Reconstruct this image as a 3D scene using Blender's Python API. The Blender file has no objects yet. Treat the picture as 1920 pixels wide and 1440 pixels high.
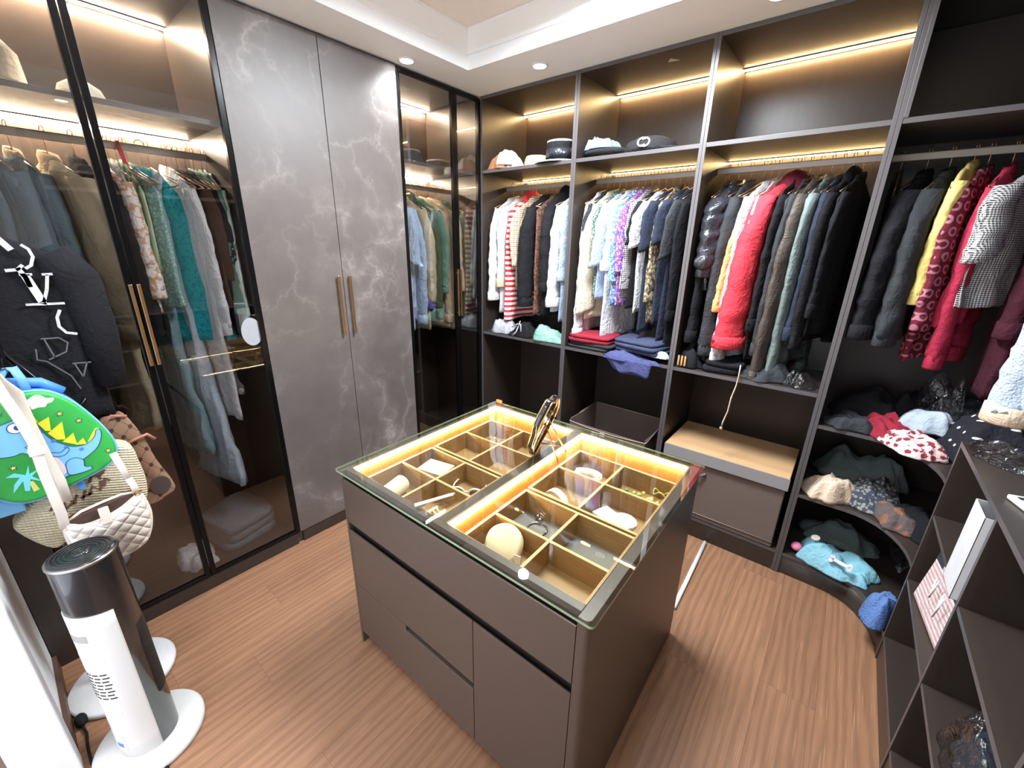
import bpy, math, random
from mathutils import Vector, Matrix, noise
R = random.Random(7)
D = bpy.data
SC = bpy.context.scene
COL = SC.collection
PI = math.pi

# ------------------------------------------------------------------ camera, world, lights, exposure
cam_d = D.cameras.new('camera'); cam = D.objects.new('camera', cam_d); COL.objects.link(cam)
rx = Vector((0.7774, 0.6287, 0.0174)); fw = Vector((-0.5919, 0.7390, -0.3210))
rx.normalize(); fw.normalize(); up = rx.cross(fw); rx = fw.cross(up)
M3 = Matrix((rx, up, -fw)).transposed()
cam.matrix_world = Matrix.Translation((2.2123, -2.3646, 1.6954)) @ M3.to_4x4()
cam_d.sensor_fit = 'HORIZONTAL'; cam_d.sensor_width = 36; cam_d.lens = 774.05/1920*36
cam_d.clip_start = 0.02
SC.camera = cam
SC.view_settings.view_transform = 'Standard'; SC.view_settings.look = 'None'
SC.view_settings.gamma = 1.0; SC.view_settings.use_curve_mapping = False
SC.view_settings.exposure = 0.95
W = D.worlds.new('world'); SC.world = W; W.use_nodes = True
W.node_tree.nodes['Background'].inputs[0].default_value = (0.82, 0.88, 1, 1)
W.node_tree.nodes['Background'].inputs[1].default_value = 2.0
SC.cycles.max_bounces = 8; SC.cycles.transparent_max_bounces = 16
SC.cycles.caustics_reflective = False; SC.cycles.caustics_refractive = False
SC.cycles.sample_clamp_indirect = 6

def area(name, loc, size, power, col, rot=(0, 0, 0), size_y=None):
    l = D.lights.new(name, 'AREA'); l.energy = power; l.color = col; l.size = size
    if size_y: l.shape = 'RECTANGLE'; l.size_y = size_y
    o = D.objects.new(name, l); COL.objects.link(o); o.location = loc; o.rotation_euler = rot
    return o
SPOT_W = 17; LED = 90.0      # emission of the warm strips
area('ceiling_lamp_light', (1.32, -0.78, 2.74), 0.64, 54, (0.88, 0.95, 1.0)).data.shape = 'DISK'
def spot(name, loc, power):
    l = D.lights.new(name, 'SPOT'); l.energy = power; l.color = (0.90, 0.96, 1.0); l.spot_size = 2.5; l.spot_blend = 0.9; l.shadow_soft_size = 0.04
    o = D.objects.new(name, l); COL.objects.link(o); o.location = loc
    return o
LAMPS = [(0.079, -0.661), (0.618, -0.181), (1.75, -0.181), (0.079, -1.9), (2.50, -1.72), (0.75, -2.42), (1.85, -2.42)]
for i, (x, y) in enumerate(LAMPS): spot('downlight_beam', (x, y, 2.605), SPOT_W)

# ------------------------------------------------------------------ materials
def lin(c):
    return tuple(((v/255)/12.92 if v/255 <= 0.04045 else ((v/255+0.055)/1.055)**2.4) for v in c) + (1,)
class NT:
    def __init__(s, name):
        s.m = D.materials.new(name); s.m.use_nodes = True; s.t = s.m.node_tree
        s.b = s.t.nodes['Principled BSDF']; s.out = s.t.nodes['Material Output']; s._o = None
    def n(s, typ, **kw):
        k = s.t.nodes.new('ShaderNode'+typ)
        for a, v in kw.items():
            if hasattr(k, a): setattr(k, a, v)
        return k
    def put(s, sock, v):
        if hasattr(v, 'is_linked') or isinstance(v, bpy.types.NodeSocket): s.t.links.new(v, sock)
        elif isinstance(v, tuple) and len(v) == 3 and sock.type == 'RGBA': sock.default_value = v+(1,)
        else: sock.default_value = v
    def ma(s, op, a, b=0.0, c=None):
        k = s.n('Math', operation=op); s.put(k.inputs[0], a); s.put(k.inputs[1], b)
        if c is not None: s.put(k.inputs[2], c)
        return k.outputs[0]
    def obj(s):
        if s._o is None: s._o = s.n('TexCoord').outputs['Object']
        return s._o
    def mapping(s, scale=(1, 1, 1), rot=(0, 0, 0), loc=(0, 0, 0), src=None):
        k = s.n('Mapping'); s.put(k.inputs[0], src or s.obj()); k.inputs['Scale'].default_value = scale
        k.inputs['Rotation'].default_value = rot; k.inputs['Location'].default_value = loc
        return k.outputs[0]
    def xyz(s, v=None):
        k = s.n('SeparateXYZ'); s.put(k.inputs[0], v or s.obj()); return k.outputs
    def noise(s, v, scale, detail=3, rough=.5, dist=0):
        k = s.n('TexNoise'); s.put(k.inputs['Vector'], v); k.inputs['Scale'].default_value = scale
        k.inputs['Detail'].default_value = detail; k.inputs['Roughness'].default_value = rough; k.inputs['Distortion'].default_value = dist
        return k.outputs[0]
    def ramp(s, f, stops):
        k = s.n('ValToRGB'); s.put(k.inputs[0], f); e = k.color_ramp.elements
        while len(e) < len(stops): e.new(.5)
        for i, (p, c) in enumerate(stops):
            e[i].position = p; e[i].color = c if len(c) == 4 else tuple(c)+(1,)
        return k.outputs[0]
    def mix(s, f, a, b):
        k = s.n('Mix', data_type='RGBA'); s.put(k.inputs[0], f); s.put(k.inputs[6], a); s.put(k.inputs[7], b); return k.outputs[2]
    def bump(s, h, strength=.3, dist=.01):
        k = s.n('Bump'); k.inputs['Strength'].default_value = strength; k.inputs['Distance'].default_value = dist
        s.put(k.inputs['Height'], h); s.t.links.new(k.outputs[0], s.b.inputs['Normal'])
    def set(s, **kw):
        for k, v in kw.items(): s.put(s.b.inputs[k.replace('_', ' ')], v)
        return s

def plain(name, col, rough=.5, metal=0., spec=.5, col2=None, nscale=20, stretch=(1, 1, 1), bump=None, coat=0, sheen=0):
    t = NT(name); c = lin(col)
    if col2:
        c = t.mix(t.noise(t.mapping(stretch), nscale, 4, .6), lin(col), lin(col2))
    t.set(Base_Color=c, Roughness=rough, Metallic=metal, Specular_IOR_Level=spec, Coat_Weight=coat)
    if sheen: t.set(Sheen_Weight=sheen)
    if bump: t.bump(t.noise(t.mapping(stretch), bump[0], 4, .6), bump[1], bump[2])
    return t.m

def fabric(name, col, col2=None, pat=None, sc=20, rough=.9, bump=(60, .25, .004), lo=.5, col3=None, spec=.25, wr=.32):
    """cloth: colour, optional second colour in a woven or printed pattern laid out in the garment's own width (y) and height (z)"""
    t = NT(name); A = lin(col); B = lin(col2) if col2 else None
    x, y, z = t.xyz()
    fr = lambda v, k, off=0.: t.ma('FRACT', t.ma('MULTIPLY_ADD', v, k, 50.37+off))
    c = A
    if pat == 'stripez': c = t.mix(t.ma('GREATER_THAN', fr(z, sc), lo), A, B)
    elif pat == 'stripey': c = t.mix(t.ma('GREATER_THAN', fr(y, sc), lo), A, B)
    elif pat == 'check':
        f = t.ma('ADD', t.ma('GREATER_THAN', fr(y, sc), .5), t.ma('GREATER_THAN', fr(z, sc), .5))
        c = t.mix(t.ma('MULTIPLY', f, .5), A, B)
    elif pat == 'hound':
        a = t.ma('GREATER_THAN', fr(y, sc), .5); b = t.ma('GREATER_THAN', fr(z, sc), .5)
        d = t.ma('GREATER_THAN', fr(t.ma('ADD', y, z), sc*2), .5)
        f = t.ma('ADD', t.ma('MULTIPLY', a, b), t.ma('MULTIPLY', t.ma('ABSOLUTE', t.ma('SUBTRACT', a, b)), d))
        c = t.mix(f, A, B)
    elif pat == 'dots' or pat == 'rings':
        u = t.ma('SUBTRACT', fr(y, sc), .5); row = t.ma('FLOOR', t.ma('MULTIPLY_ADD', z, sc, 50.37))
        u = t.ma('SUBTRACT', t.ma('FRACT', t.ma('ADD', t.ma('MULTIPLY_ADD', y, sc, 50.37), t.ma('MULTIPLY', row, .5))), .5)
        v = t.ma('SUBTRACT', fr(z, sc), .5)
        d = t.ma('SQRT', t.ma('ADD', t.ma('MULTIPLY', u, u), t.ma('MULTIPLY', v, v)))
        if pat == 'dots': c = t.mix(t.ma('LESS_THAN', d, lo*.3), A, B)
        else: c = t.mix(t.ma('LESS_THAN', t.ma('ABSOLUTE', t.ma('SUBTRACT', d, .3)), .09), A, B)
    elif pat == 'floral' or pat == 'camo':
        k = t.n('TexVoronoi'); t.put(k.inputs['Vector'], t.mapping()); k.inputs['Scale'].default_value = sc
        nz = t.noise(t.mapping(), sc*.9, 4, .7, .8)
        f = t.ma('GREATER_THAN', t.ma('ADD', k.outputs['Distance'], nz), lo*2)
        c = t.mix(f, A, B)
        if col3: c = t.mix(t.ma('GREATER_THAN', t.noise(t.mapping(loc=(3, 3, 3)), sc*.7, 2), .58), c, lin(col3))
    elif pat == 'plaid':
        a = t.ma('LESS_THAN', t.ma('ABSOLUTE', t.ma('SUBTRACT', fr(y, sc), .5)), .12)
        b = t.ma('LESS_THAN', t.ma('ABSOLUTE', t.ma('SUBTRACT', fr(z, sc), .5)), .12)
        c = t.mix(t.ma('MULTIPLY', t.ma('ADD', a, b), .5), A, B)
        if col3: c = t.mix(t.ma('LESS_THAN', t.ma('ABSOLUTE', t.ma('SUBTRACT', fr(z, sc, .5), .5)), .05), c, lin(col3))
    elif pat == 'band': c = t.mix(t.ma('LESS_THAN', z, lo), A, B)
    elif B: c = t.mix(t.noise(t.mapping(), sc, 4, .65), A, B)
    t.set(Base_Color=c, Roughness=rough, Specular_IOR_Level=spec)
    if wr:
        big = t.ma('ABSOLUTE', t.ma('SUBTRACT', t.noise(t.mapping((1, 1, .45), (.3, .2, 0)), 11, 3, .55, 1.4), .5))
        med = t.ma('ABSOLUTE', t.ma('SUBTRACT', t.noise(t.mapping((1, 1, 1.6), (0, .5, .3)), 19, 2, .5, .8), .5))
        k = t.n('Bump'); k.inputs['Strength'].default_value = wr; k.inputs['Distance'].default_value = .05; t.put(k.inputs['Height'], t.ma('ADD', big, t.ma('MULTIPLY', med, .5)))
        q = t.n('Bump'); q.inputs['Strength'].default_value = bump[1]; q.inputs['Distance'].default_value = bump[2]; t.put(q.inputs['Height'], t.noise(t.mapping(), bump[0], 3, .6))
        t.t.links.new(k.outputs[0], q.inputs['Normal']); t.t.links.new(q.outputs[0], t.b.inputs['Normal'])
    else: t.bump(t.noise(t.mapping(), bump[0], 3, .6), bump[1], bump[2])
    return t.m

def emis(name, col, strength):
    t = NT(name); e = t.n('Emission'); e.inputs[0].default_value = col+(1,); e.inputs[1].default_value = strength
    t.t.links.new(e.outputs[0], t.out.inputs[0]); return t.m
def glass(name, tint, ior=1.5, rough=.0, gain=1.0):
    t = NT(name); tr = t.n('BsdfTransparent'); tr.inputs[0].default_value = tint+(1,)
    g = t.n('BsdfGlossy'); g.inputs['Roughness'].default_value = rough; g.inputs[0].default_value = (1, 1, 1, 1)
    lw = t.n('LayerWeight'); lw.inputs['Blend'].default_value = .5
    f = t.ma('MULTIPLY_ADD', t.ma('POWER', lw.outputs['Facing'], 4.0), .80*gain, .035*gain)
    mx = t.n('MixShader'); t.put(mx.inputs[0], f); t.t.links.new(tr.outputs[0], mx.inputs[1]); t.t.links.new(g.outputs[0], mx.inputs[2])
    t.t.links.new(mx.outputs[0], t.out.inputs[0]); return t.m

MT = {}
MT['panel'] = plain('dark_wood_panel', (60, 51, 46), .34, col2=(50, 42, 38), nscale=9, stretch=(6, 6, .5), bump=(40, .08, .002))
MT['edge'] = plain('lit_edge_band', (92, 88, 90), .38, .15)  # edge banding, greyer than the panels: strong overhead light put into its colour
MT['island'] = plain('taupe_matt_lacquer', (84, 70, 61), .38, col2=(78, 65, 57), nscale=30)
MT['recess'] = plain('dark_recess', (38, 28, 25), .6)
MT['white'] = plain('white_paint', (236, 238, 240), .7)
MT['ceil'] = plain('ceiling_paint', (232, 224, 216), .85)
MT['black_metal'] = plain('black_metal', (24, 23, 25), .22, .6)
MT['gold'] = plain('brushed_gold', (205, 165, 120), .3, 1)
MT['steel'] = plain('satin_steel', (150, 145, 140), .3, 1)
MT['railm'] = plain('flat_rail', (176, 166, 156), .42, .5)
MT['copper'] = plain('copper_wire', (200, 160, 125), .3, 1)
MT['led'] = emis('warm_led', (1, .66, .30), LED*.66); MT['led2'] = emis('warm_led_low', (1, .66, .28), LED*.33)
MT['ledw'] = emis('soft_led', (1, .80, .58), LED*2.6)
MT['ledi'] = emis('island_led', (1, .70, .34), 44)
MT['bulb'] = emis('downlight_lens', (1, 1, .97), 14)
MT['glassd'] = glass('tinted_door_glass', (.86, .85, .84), 1.55, .0, 2.2)
MT['glasst'] = glass('clear_top_glass', (.93, .95, .93), 1.5, .015, 1.15)
MT['gedge'] = plain('glass_edge', (138, 156, 122), .12)
MT['wood'] = plain('light_brown_grain', (186, 146, 92), .5, col2=(140, 100, 60), nscale=14, stretch=(1, 8, 8), bump=(40, .1, .002))
MT['woodrim'] = plain('pale_wood_rim', (214, 180, 128), .5, col2=(196, 158, 106), nscale=14, stretch=(2, 2, 2))
def marble():
    t = NT('dark_marble'); v = t.mapping()
    w = t.noise(v, 1.6, 5, .6, .4); wv = t.n('Mix', data_type='VECTOR'); 
    nz = t.n('TexNoise'); t.put(nz.inputs['Vector'], v); nz.inputs['Scale'].default_value = 2.2; nz.inputs['Detail'].default_value = 5; nz.inputs['Roughness'].default_value = .62
    sub = t.n('VectorMath', operation='SUBTRACT'); t.put(sub.inputs[0], nz.outputs['Color']); sub.inputs[1].default_value = (.5, .5, .5)
    sc = t.n('VectorMath', operation='SCALE'); t.put(sc.inputs[0], sub.outputs[0]); sc.inputs['Scale'].default_value = .8
    ad = t.n('VectorMath', operation='ADD'); t.put(ad.inputs[0], v); t.put(ad.inputs[1], sc.outputs[0])
    veins = []
    for s, th, off in ((1.25, .030, 0), (2.9, .020, 7.3)):
        vo = t.n('TexVoronoi', feature='DISTANCE_TO_EDGE'); t.put(vo.inputs['Vector'], t.mapping((1, 1, .75), (0.5, .3, .2), (off, off, off), ad.outputs[0])); vo.inputs['Scale'].default_value = s
        veins.append(t.ramp(vo.outputs[0], [(0, (.8, .8, .8)), (th*.5, (.36, .36, .36)), (th*2, (.12, .12, .12)), (th*6, (0, 0, 0))]))
    fade = t.ramp(t.noise(v, 2.3, 3), [(.42, (0, 0, 0)), (.62, (1, 1, 1))])
    a = t.ma('MULTIPLY', veins[0], t.ma('MULTIPLY_ADD', fade, .42, .06)); b = t.ma('MULTIPLY', veins[1], t.ma('MULTIPLY', fade, .22))
    f = t.ma('MINIMUM', t.ma('ADD', a, b), 1)
    cloud = t.mix(t.noise(v, 3.5, 6, .65), lin((76, 69, 67)), lin((108, 100, 98)))
    t.set(Base_Color=t.mix(t.ma('MULTIPLY', f, .80), cloud, lin((214, 206, 200))), Roughness=.46, Specular_IOR_Level=.8)
    return t.m
MT['marble'] = marble()
def floor_mat():
    t = NT('oak_laminate'); info = t.n('ObjectInfo')
    off = t.n('CombineXYZ'); t.put(off.inputs[0], t.ma('MULTIPLY', info.outputs['Random'], 17)); t.put(off.inputs[1], t.ma('MULTIPLY', info.outputs['Random'], 9)); 
    ad = t.n('VectorMath', operation='ADD'); t.put(ad.inputs[0], t.obj()); t.put(ad.inputs[1], off.outputs[0])
    v = t.mapping((1, .10, 1), src=ad.outputs[0])
    wv = t.n('TexWave', wave_type='BANDS', bands_direction='X'); t.put(wv.inputs['Vector'], v)
    for k, x in dict(Scale=9, Distortion=9, Detail=3).items(): wv.inputs[k].default_value = x
    wv.inputs['Detail Scale'].default_value = 1.2
    fine = t.noise(t.mapping((1, .03, 1), src=ad.outputs[0]), 160, 3, .6)
    base = t.mix(wv.outputs['Fac'], lin((118, 83, 61)), lin((144, 103, 77)))
    base = t.mix(t.ma('MULTIPLY', fine, .55), base, lin((170, 128, 98)))
    pores = t.ramp(t.noise(t.mapping((1, .02, 1), src=ad.outputs[0]), 230, 2), [(.60, (0, 0, 0)), (.72, (1, 1, 1))])
    base = t.mix(t.ma('MULTIPLY', pores, .5), base, lin((190, 148, 116)))
    hsv = t.n('HueSaturation'); t.put(hsv.inputs['Color'], base); t.put(hsv.inputs['Value'], t.ma('MULTIPLY_ADD', info.outputs['Random'], .16, .92))
    t.set(Base_Color=hsv.outputs[0], Roughness=.42, Specular_IOR_Level=.4)
    t.bump(fine, .06, .002)
    return t.m
MT['floor'] = floor_mat()

# ------------------------------------------------------------------ mesh building
class MB:
    def __init__(s): s.v = []; s.f = []; s.mi = []
    def add(s, vs, fs, mi=0):
        o = len(s.v); s.v += [tuple(p) for p in vs]
        for f in fs: s.f.append(tuple(i+o for i in f)); s.mi.append(mi)
        return s
    def box(s, x0, x1, y0, y1, z0, z1, mi=0, fm=None):
        vs = [(x0, y0, z0), (x1, y0, z0), (x1, y1, z0), (x0, y1, z0), (x0, y0, z1), (x1, y0, z1), (x1, y1, z1), (x0, y1, z1)]
        fs = {'-z': (0, 3, 2, 1), '+z': (4, 5, 6, 7), '-y': (0, 1, 5, 4), '+x': (1, 2, 6, 5), '+y': (2, 3, 7, 6), '-x': (3, 0, 4, 7)}
        o = len(s.v); s.v += vs
        for k, f in fs.items(): s.f.append(tuple(i+o for i in f)); s.mi.append((fm or {}).get(k, mi))
        return s
    def rings(s, rings, cap=True, mi=0, close=True):
        n = len(rings[0]); o = len(s.v)
        for r in rings: s.v += [tuple(p) for p in r]
        for i in range(len(rings)-1):
            for j in range(n if close else n-1):
                a = o+i*n+j; b = o+i*n+(j+1) % n
                s.f.append((a, b, b+n, a+n)); s.mi.append(mi)
        if cap:
            s.f.append(tuple(o+j for j in range(n))[::-1]); s.mi.append(mi)
            e = o+(len(rings)-1)*n; s.f.append(tuple(e+j for j in range(n))); s.mi.append(mi)
        return s
    def lathe(s, prof, n=24, c=(0, 0, 0), mi=0, cap=True):
        return s.rings([[(c[0]+r*math.cos(2*PI*j/n), c[1]+r*math.sin(2*PI*j/n), c[2]+z) for j in range(n)] for r, z in prof], cap, mi)
    def tube(s, path, r, n=8, mi=0, cap=True, flat=1.0):
        P = [Vector(p) for p in path]; rs = r if isinstance(r, (list, tuple)) else [r]*len(P); rings = []; prev = None
        for i, p in enumerate(P):
            d = (P[min(i+1, len(P)-1)]-P[max(i-1, 0)]).normalized()
            if prev is None:
                ref = Vector((0, 0, 1)) if abs(d.z) < .9 else Vector((1, 0, 0)); u = d.cross(ref).normalized()
            else: u = (prev-d*prev.dot(d)).normalized()
            prev = u; w = d.cross(u)
            rings.append([p+(u*math.cos(2*PI*j/n)+w*math.sin(2*PI*j/n)*flat)*rs[i] for j in range(n)])
        return s.rings(rings, cap, mi)
    def prism(s, pts, axis, a, b, mi=0, mside=None):
        """extrude a 2-D outline between a and b along axis (x: pts are (y,z); y: (x,z); z: (x,y))"""
        def P(p, t): return (t, p[0], p[1]) if axis == 'x' else ((p[0], t, p[1]) if axis == 'y' else (p[0], p[1], t))
        n = len(pts); o = len(s.v); s.v += [P(p, a) for p in pts]+[P(p, b) for p in pts]
        s.f.append(tuple(o+i for i in range(n))[::-1]); s.mi.append(mi); s.f.append(tuple(o+n+i for i in range(n))); s.mi.append(mi)
        for i in range(n):
            j = (i+1) % n; s.f.append((o+i, o+j, o+n+j, o+n+i)); s.mi.append(mi if mside is None else mside)
        return s
    def ell(s, c, r, nu=16, nv=10, fn=None, mi=0):
        rings = []
        for i in range(1, nv):
            th = PI*i/nv
            rings.append([(c[0]+r[0]*math.sin(th)*math.cos(2*PI*j/nu), c[1]+r[1]*math.sin(th)*math.sin(2*PI*j/nu), c[2]+r[2]*math.cos(th)) for j in range(nu)])
        return s.rings(rings[::-1], True, mi)
    def build(s, name, mats, parent=None, smooth=False, bevel=0, loc=None, rot=None, sub=0, fix=True):
        me = D.meshes.new(name); me.from_pydata(s.v, [], s.f); 
        mats = mats if isinstance(mats, (list, tuple)) else [mats]
        for m in mats: me.materials.append(MT[m] if isinstance(m, str) else m)
        if len(mats) > 1: me.polygons.foreach_set('material_index', s.mi)
        if smooth: me.polygons.foreach_set('use_smooth', [True]*len(me.polygons))
        me.update()
        o = D.objects.new(name, me); COL.objects.link(o)
        if parent: o.parent = parent
        if loc: o.location = loc
        if rot: o.rotation_euler = rot
        if bevel:
            b = o.modifiers.new('b', 'BEVEL'); b.width = bevel; b.segments = 2; b.limit_method = 'ANGLE'
        if sub:
            q = o.modifiers.new('s', 'SUBSURF'); q.levels = sub; q.render_levels = sub
        return o
def tag(o, label=None, cat=None, group=None, kind=None):
    if label: o['label'] = label
    if cat: o['category'] = cat
    if group: o['group'] = group
    if kind: o['kind'] = kind
    return o
def thing(name, label, cat, loc=(0, 0, 0), rz=0, group=None):
    o = D.objects.new(name, None); COL.objects.link(o); o.location = loc; o.rotation_euler = (0, 0, rz); o.empty_display_size = .05
    return tag(o, label, cat, group)
def struct(o): o['kind'] = 'structure'; return o
def arc(cx, cy, r, a0, a1, n=10, ry=None):
    ry = r if ry is None else ry
    return [(cx+r*math.cos(math.radians(a0+(a1-a0)*i/n)), cy+ry*math.sin(math.radians(a0+(a1-a0)*i/n))) for i in range(n+1)]
def stroke(mb, pts, w, axis, a, b, mi=0):
    """flat ribbon lettering stroke along a 2-D polyline"""
    L = []; Rr = []
    for i, p in enumerate(pts):
        q0 = pts[max(i-1, 0)]; q1 = pts[min(i+1, len(pts)-1)]; dx, dy = q1[0]-q0[0], q1[1]-q0[1]; d = math.hypot(dx, dy) or 1
        ww = w[i] if isinstance(w, (list, tuple)) else w
        L.append((p[0]-dy/d*ww/2, p[1]+dx/d*ww/2)); Rr.append((p[0]+dy/d*ww/2, p[1]-dx/d*ww/2))
    for i in range(len(pts)-1): mb.prism([L[i], L[i+1], Rr[i+1], Rr[i]], axis, a, b, mi)
    return mb

ZT = 2.626
# ------------------------------------------------------------------ setting
MT['brown_base'] = plain('brown_baseboard', (88, 62, 48), .5)
fl = struct(MB().box(-.6, 3.25, -3.3, .6, -.05, -.004).build('floor', 'brown_base'))
pm = {}
k = 0
for c in range(15):
    x0 = -.02+c*.19; y = -2.62-((c*.437) % 1.0)
    while y < .06:
        ln = [1.22, .9, 1.22][k % 3]; k += 1
        ya = max(y, -2.62); yb = min(y+ln, .06)
        if yb-ya > .05:
            key = round(yb-ya, 3)
            if key not in pm:
                pm[key] = MB().box(0, .1896, 0, key-.0004, -.008, 0).build('plank', 'floor', fl, bevel=.0003)
                o = pm[key]
            else:
                o = pm[key].copy(); COL.objects.link(o)
            o.location = (x0, ya, 0)
        y += ln
struct(MB().box(-.62, -.57, -3.3, .6, 0, 2.9).build('wall_left', 'white'))
struct(MB().box(-.57, 3.2, .535, .585, 0, 2.9).build('wall_back', 'white'))
struct(MB().box(3.16, 3.21, -3.3, .6, 0, 2.9).build('wall_right', 'white'))
wf = MB().box(-.57, .50, -2.66, -2.57, 0, 2.9); wf.box(1.75, 3.16, -2.66, -2.57, 0, 2.9); wf.box(.50, 1.75, -2.66, -2.57, 2.15, 2.9)
struct(wf.build('wall_front', 'white'))
cas = MB().box(.50, .57, -2.675, -2.553, 0, 2.15); cas.box(1.68, 1.75, -2.675, -2.553, 0, 2.15); cas.box(.5, 1.75, -2.675, -2.553, 2.15, 2.22)
struct(cas.build('trim_1', 'white', bevel=.004))
MT['brown_base'] = plain('brown_baseboard', (88, 62, 48), .5)
struct(MB().box(-.0, .50, -2.57, -2.556, 0, .07).build('baseboard_front', 'brown_base', bevel=.002))
XI0, XI1, YI0, YI1 = .246, 2.42, -2.3, -.36
struct(MB().box(-.6, 3.2, -3.3, .6, 2.78, 2.84).build('ceiling', 'ceil'))
sf = MB().box(-.57, XI0, -2.57, .535, ZT, 2.779); sf.box(XI1, 3.16, -2.57, .535, ZT, 2.779); sf.box(XI0, XI1, YI1, .535, ZT, 2.779); sf.box(XI0, XI1, -2.57, YI0, ZT, 2.779)
struct(sf.build('trim_2', 'white'))
prof = [(0, 2.694), (.012, 2.694), (.016, 2.71), (.075, 2.768), (.08, 2.779), (0, 2.779)]
cr = MB()
rings = []
for (x, y, sx, sy) in ((XI0, YI0, 1, 1), (XI1, YI0, -1, 1), (XI1, YI1, -1, -1), (XI0, YI1, 1, -1), (XI0, YI0, 1, 1)):
    rings.append([(x+sx*d, y+sy*d, z) for d, z in prof])
cr.rings(rings, False)
struct(cr.build('trim_3', 'white'))
for i, (x, y) in enumerate(LAMPS):
    t = thing('recessed_downlight', 'lit round downlight in the soffit '+['above the tall narrow glass doors', 'above the first open bay', 'above the third open bay', 'above the wide glass wardrobe', 'above the square cubbies', 'above the coat rack wall', 'above the doorway'][i], 'downlight', (x, y, ZT))
    MB().lathe([(.036, -.001), (.047, -.001), (.047, -.006), (.036, -.008)], 28, cap=False).build('bezel', 'white', t, True)
    MB().lathe([(.0, -.004), (.036, -.004)], 28, cap=False).build('lens', 'bulb', t)

t = thing('ceiling_light', 'flat round ceiling light in the middle of the tray ceiling', 'ceiling light', (1.32, -0.78, 2.779))
MB().lathe([(.32, 0), (.34, -.02), (.335, -.05), (.325, -.052), (.325, -.01)], 48, cap=False).build('housing', 'white', t, True)

# ------------------------------------------------------------------ wardrobes along the back wall
PN = ['panel', 'edge']; FE = {'-y': 1}
def part(root, name, x0, x1, y0, y1, z0, z1, mats=PN, fm=FE, bevel=.0008):
    return MB().box(x0, x1, y0, y1, z0, z1, 0, fm).build(name, mats, root, bevel=bevel)
def led(root, x0, x1, y, z, axis='x', mat='led'):
    m = MB()
    if axis == 'x': m.box(x0, x1, y-.004, y+.024, z+.006, z+.0105, 1); m.box(x0+.002, x1-.002, y, y+.020, z+.003, z+.006, 0)
    else: m.box(y-.004, y+.024, x0, x1, z+.006, z+.0105, 1); m.box(y, y+.020, x0+.002, x1-.002, z+.003, z+.006, 0)
    return m.build('light_strip', [mat if axis == 'x' else 'ledw', 'steel'], root)
def rail(root, a, b, c, z, axis='x'):
    m = MB().box(a, b, c-.006, c+.006, z-.016, z+.014) if axis == 'x' else MB().box(c-.006, c+.006, a, b, z-.016, z+.014)
    return m.build('clothes_rail', 'railm', root, bevel=.004)
def open_bay(x0, x1, label):
    r = thing('open_wardrobe', label, 'wardrobe', (x0, 0, 0)); w = x1-x0; T = .016
    part(r, 'side_panel', 0.0005, T, 0, .515, 0.0, ZT-.001); part(r, 'side_panel', w-T, w-.0005, 0, .515, 0.0, ZT-.001)
    part(r, 'top_panel', T, w-T, 0, .515, ZT-.02, ZT-.001)
    part(r, 'shelf', T, w-T, .002, .50, 2.160, 2.180); part(r, 'clothing_shelf', T, w-T, .002, .50, 1.022, 1.042)
    part(r, 'base_panel', T, w-T, .002, .50, .112, .130); part(r, 'plinth', T, w-T, .004, .022, 0.001, .112, 'panel', None)
    part(r, 'back_panel', T, w-T, .50, .515, .001, ZT-.021, 'panel', None)
    led(r, T, w-T, .462, ZT-.031); led(r, T, w-T, .462, 2.149, 'x', 'led2')
    rail(r, T, w-T, .27, 2.087)
    return r
open_bay(0, .7566, 'dark open wardrobe bay with straw and boater hats on top, beside the glass doors')
open_bay(.7566, 1.489, 'dark open wardrobe bay with the black beret and emblem cap on its top shelf')
open_bay(1.489, 2.206, 'dark open wardrobe bay with an empty lit top shelf and the red jacket')
CUR = [(2.42, 0.002)]+[(2.42+.215*math.sin(math.radians(a)), -.298+.30*math.cos(math.radians(a))) for a in range(10, 91, 10)]
rc = thing('corner_wardrobe', 'unlit dark corner wardrobe with curved shelves and the yellow cardigan', 'wardrobe', (0, 0, 0))
part(rc, 'side_panel', 2.2065, 2.222, 0, .515, 0, ZT-.001)
part(rc, 'top_panel', 2.222, 3.14, 0, .515, ZT-.02, ZT-.001)
part(rc, 'front_stile', 2.222, 2.236, -.001, .018, 2.18, ZT-.021, 'edge', None)
part(rc, 'shelf', 2.222, 3.14, .002, .50, 2.160, 2.180)
part(rc, 'back_panel', 2.222, 3.14, .50, .515, .001, ZT-.021, 'panel', None)
for z, nm_ in ((.89, 'curved_shelf'), (.50, 'curved_shelf'), (.13, 'base_panel')):
    MB().prism([(2.222, .5), (2.222, .002)]+CUR+[(3.12, -.298), (3.12, .5)], 'z', z-.018, z, 0, 1).build(nm_, PN, rc, bevel=.0008)
ring = [(2.222, .004)]+CUR
MB().rings([[(x, y+.004, z) for x, y in ring] for z in (.001, .112)]+[[(x+.01, y+.016, z) for x, y in ring] for z in (.112, .001)], False, close=False).build('plinth', 'panel', rc, True)
rail(rc, 2.222, 3.12, .27, 2.080)
ru = thing('shoe_cubby_unit', 'low dark unit of square open cubbies along the side wall', 'shelving', (2.635, 0, 0))
FX = {'-x': 1}
VY = [-.30, -.845, -1.39, -1.935]
for y in VY: part(ru, 'divider', 0, .505, y-.008, y+.008, .001, 1.031, PN, FX)
for j in range(3):
    a, b = VY[j+1]+.008, VY[j]-.008
    for z in (.13, .44, .745): part(ru, 'shelf', .002, .49, a, b, z-.016, z, PN, FX)
    part(ru, 'back_panel', .49, .505, a, b, .001, 1.031, 'panel', None)
part(ru, 'plinth', .004, .02, -1.927, -.308, .001, .112, 'panel', None)
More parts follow.
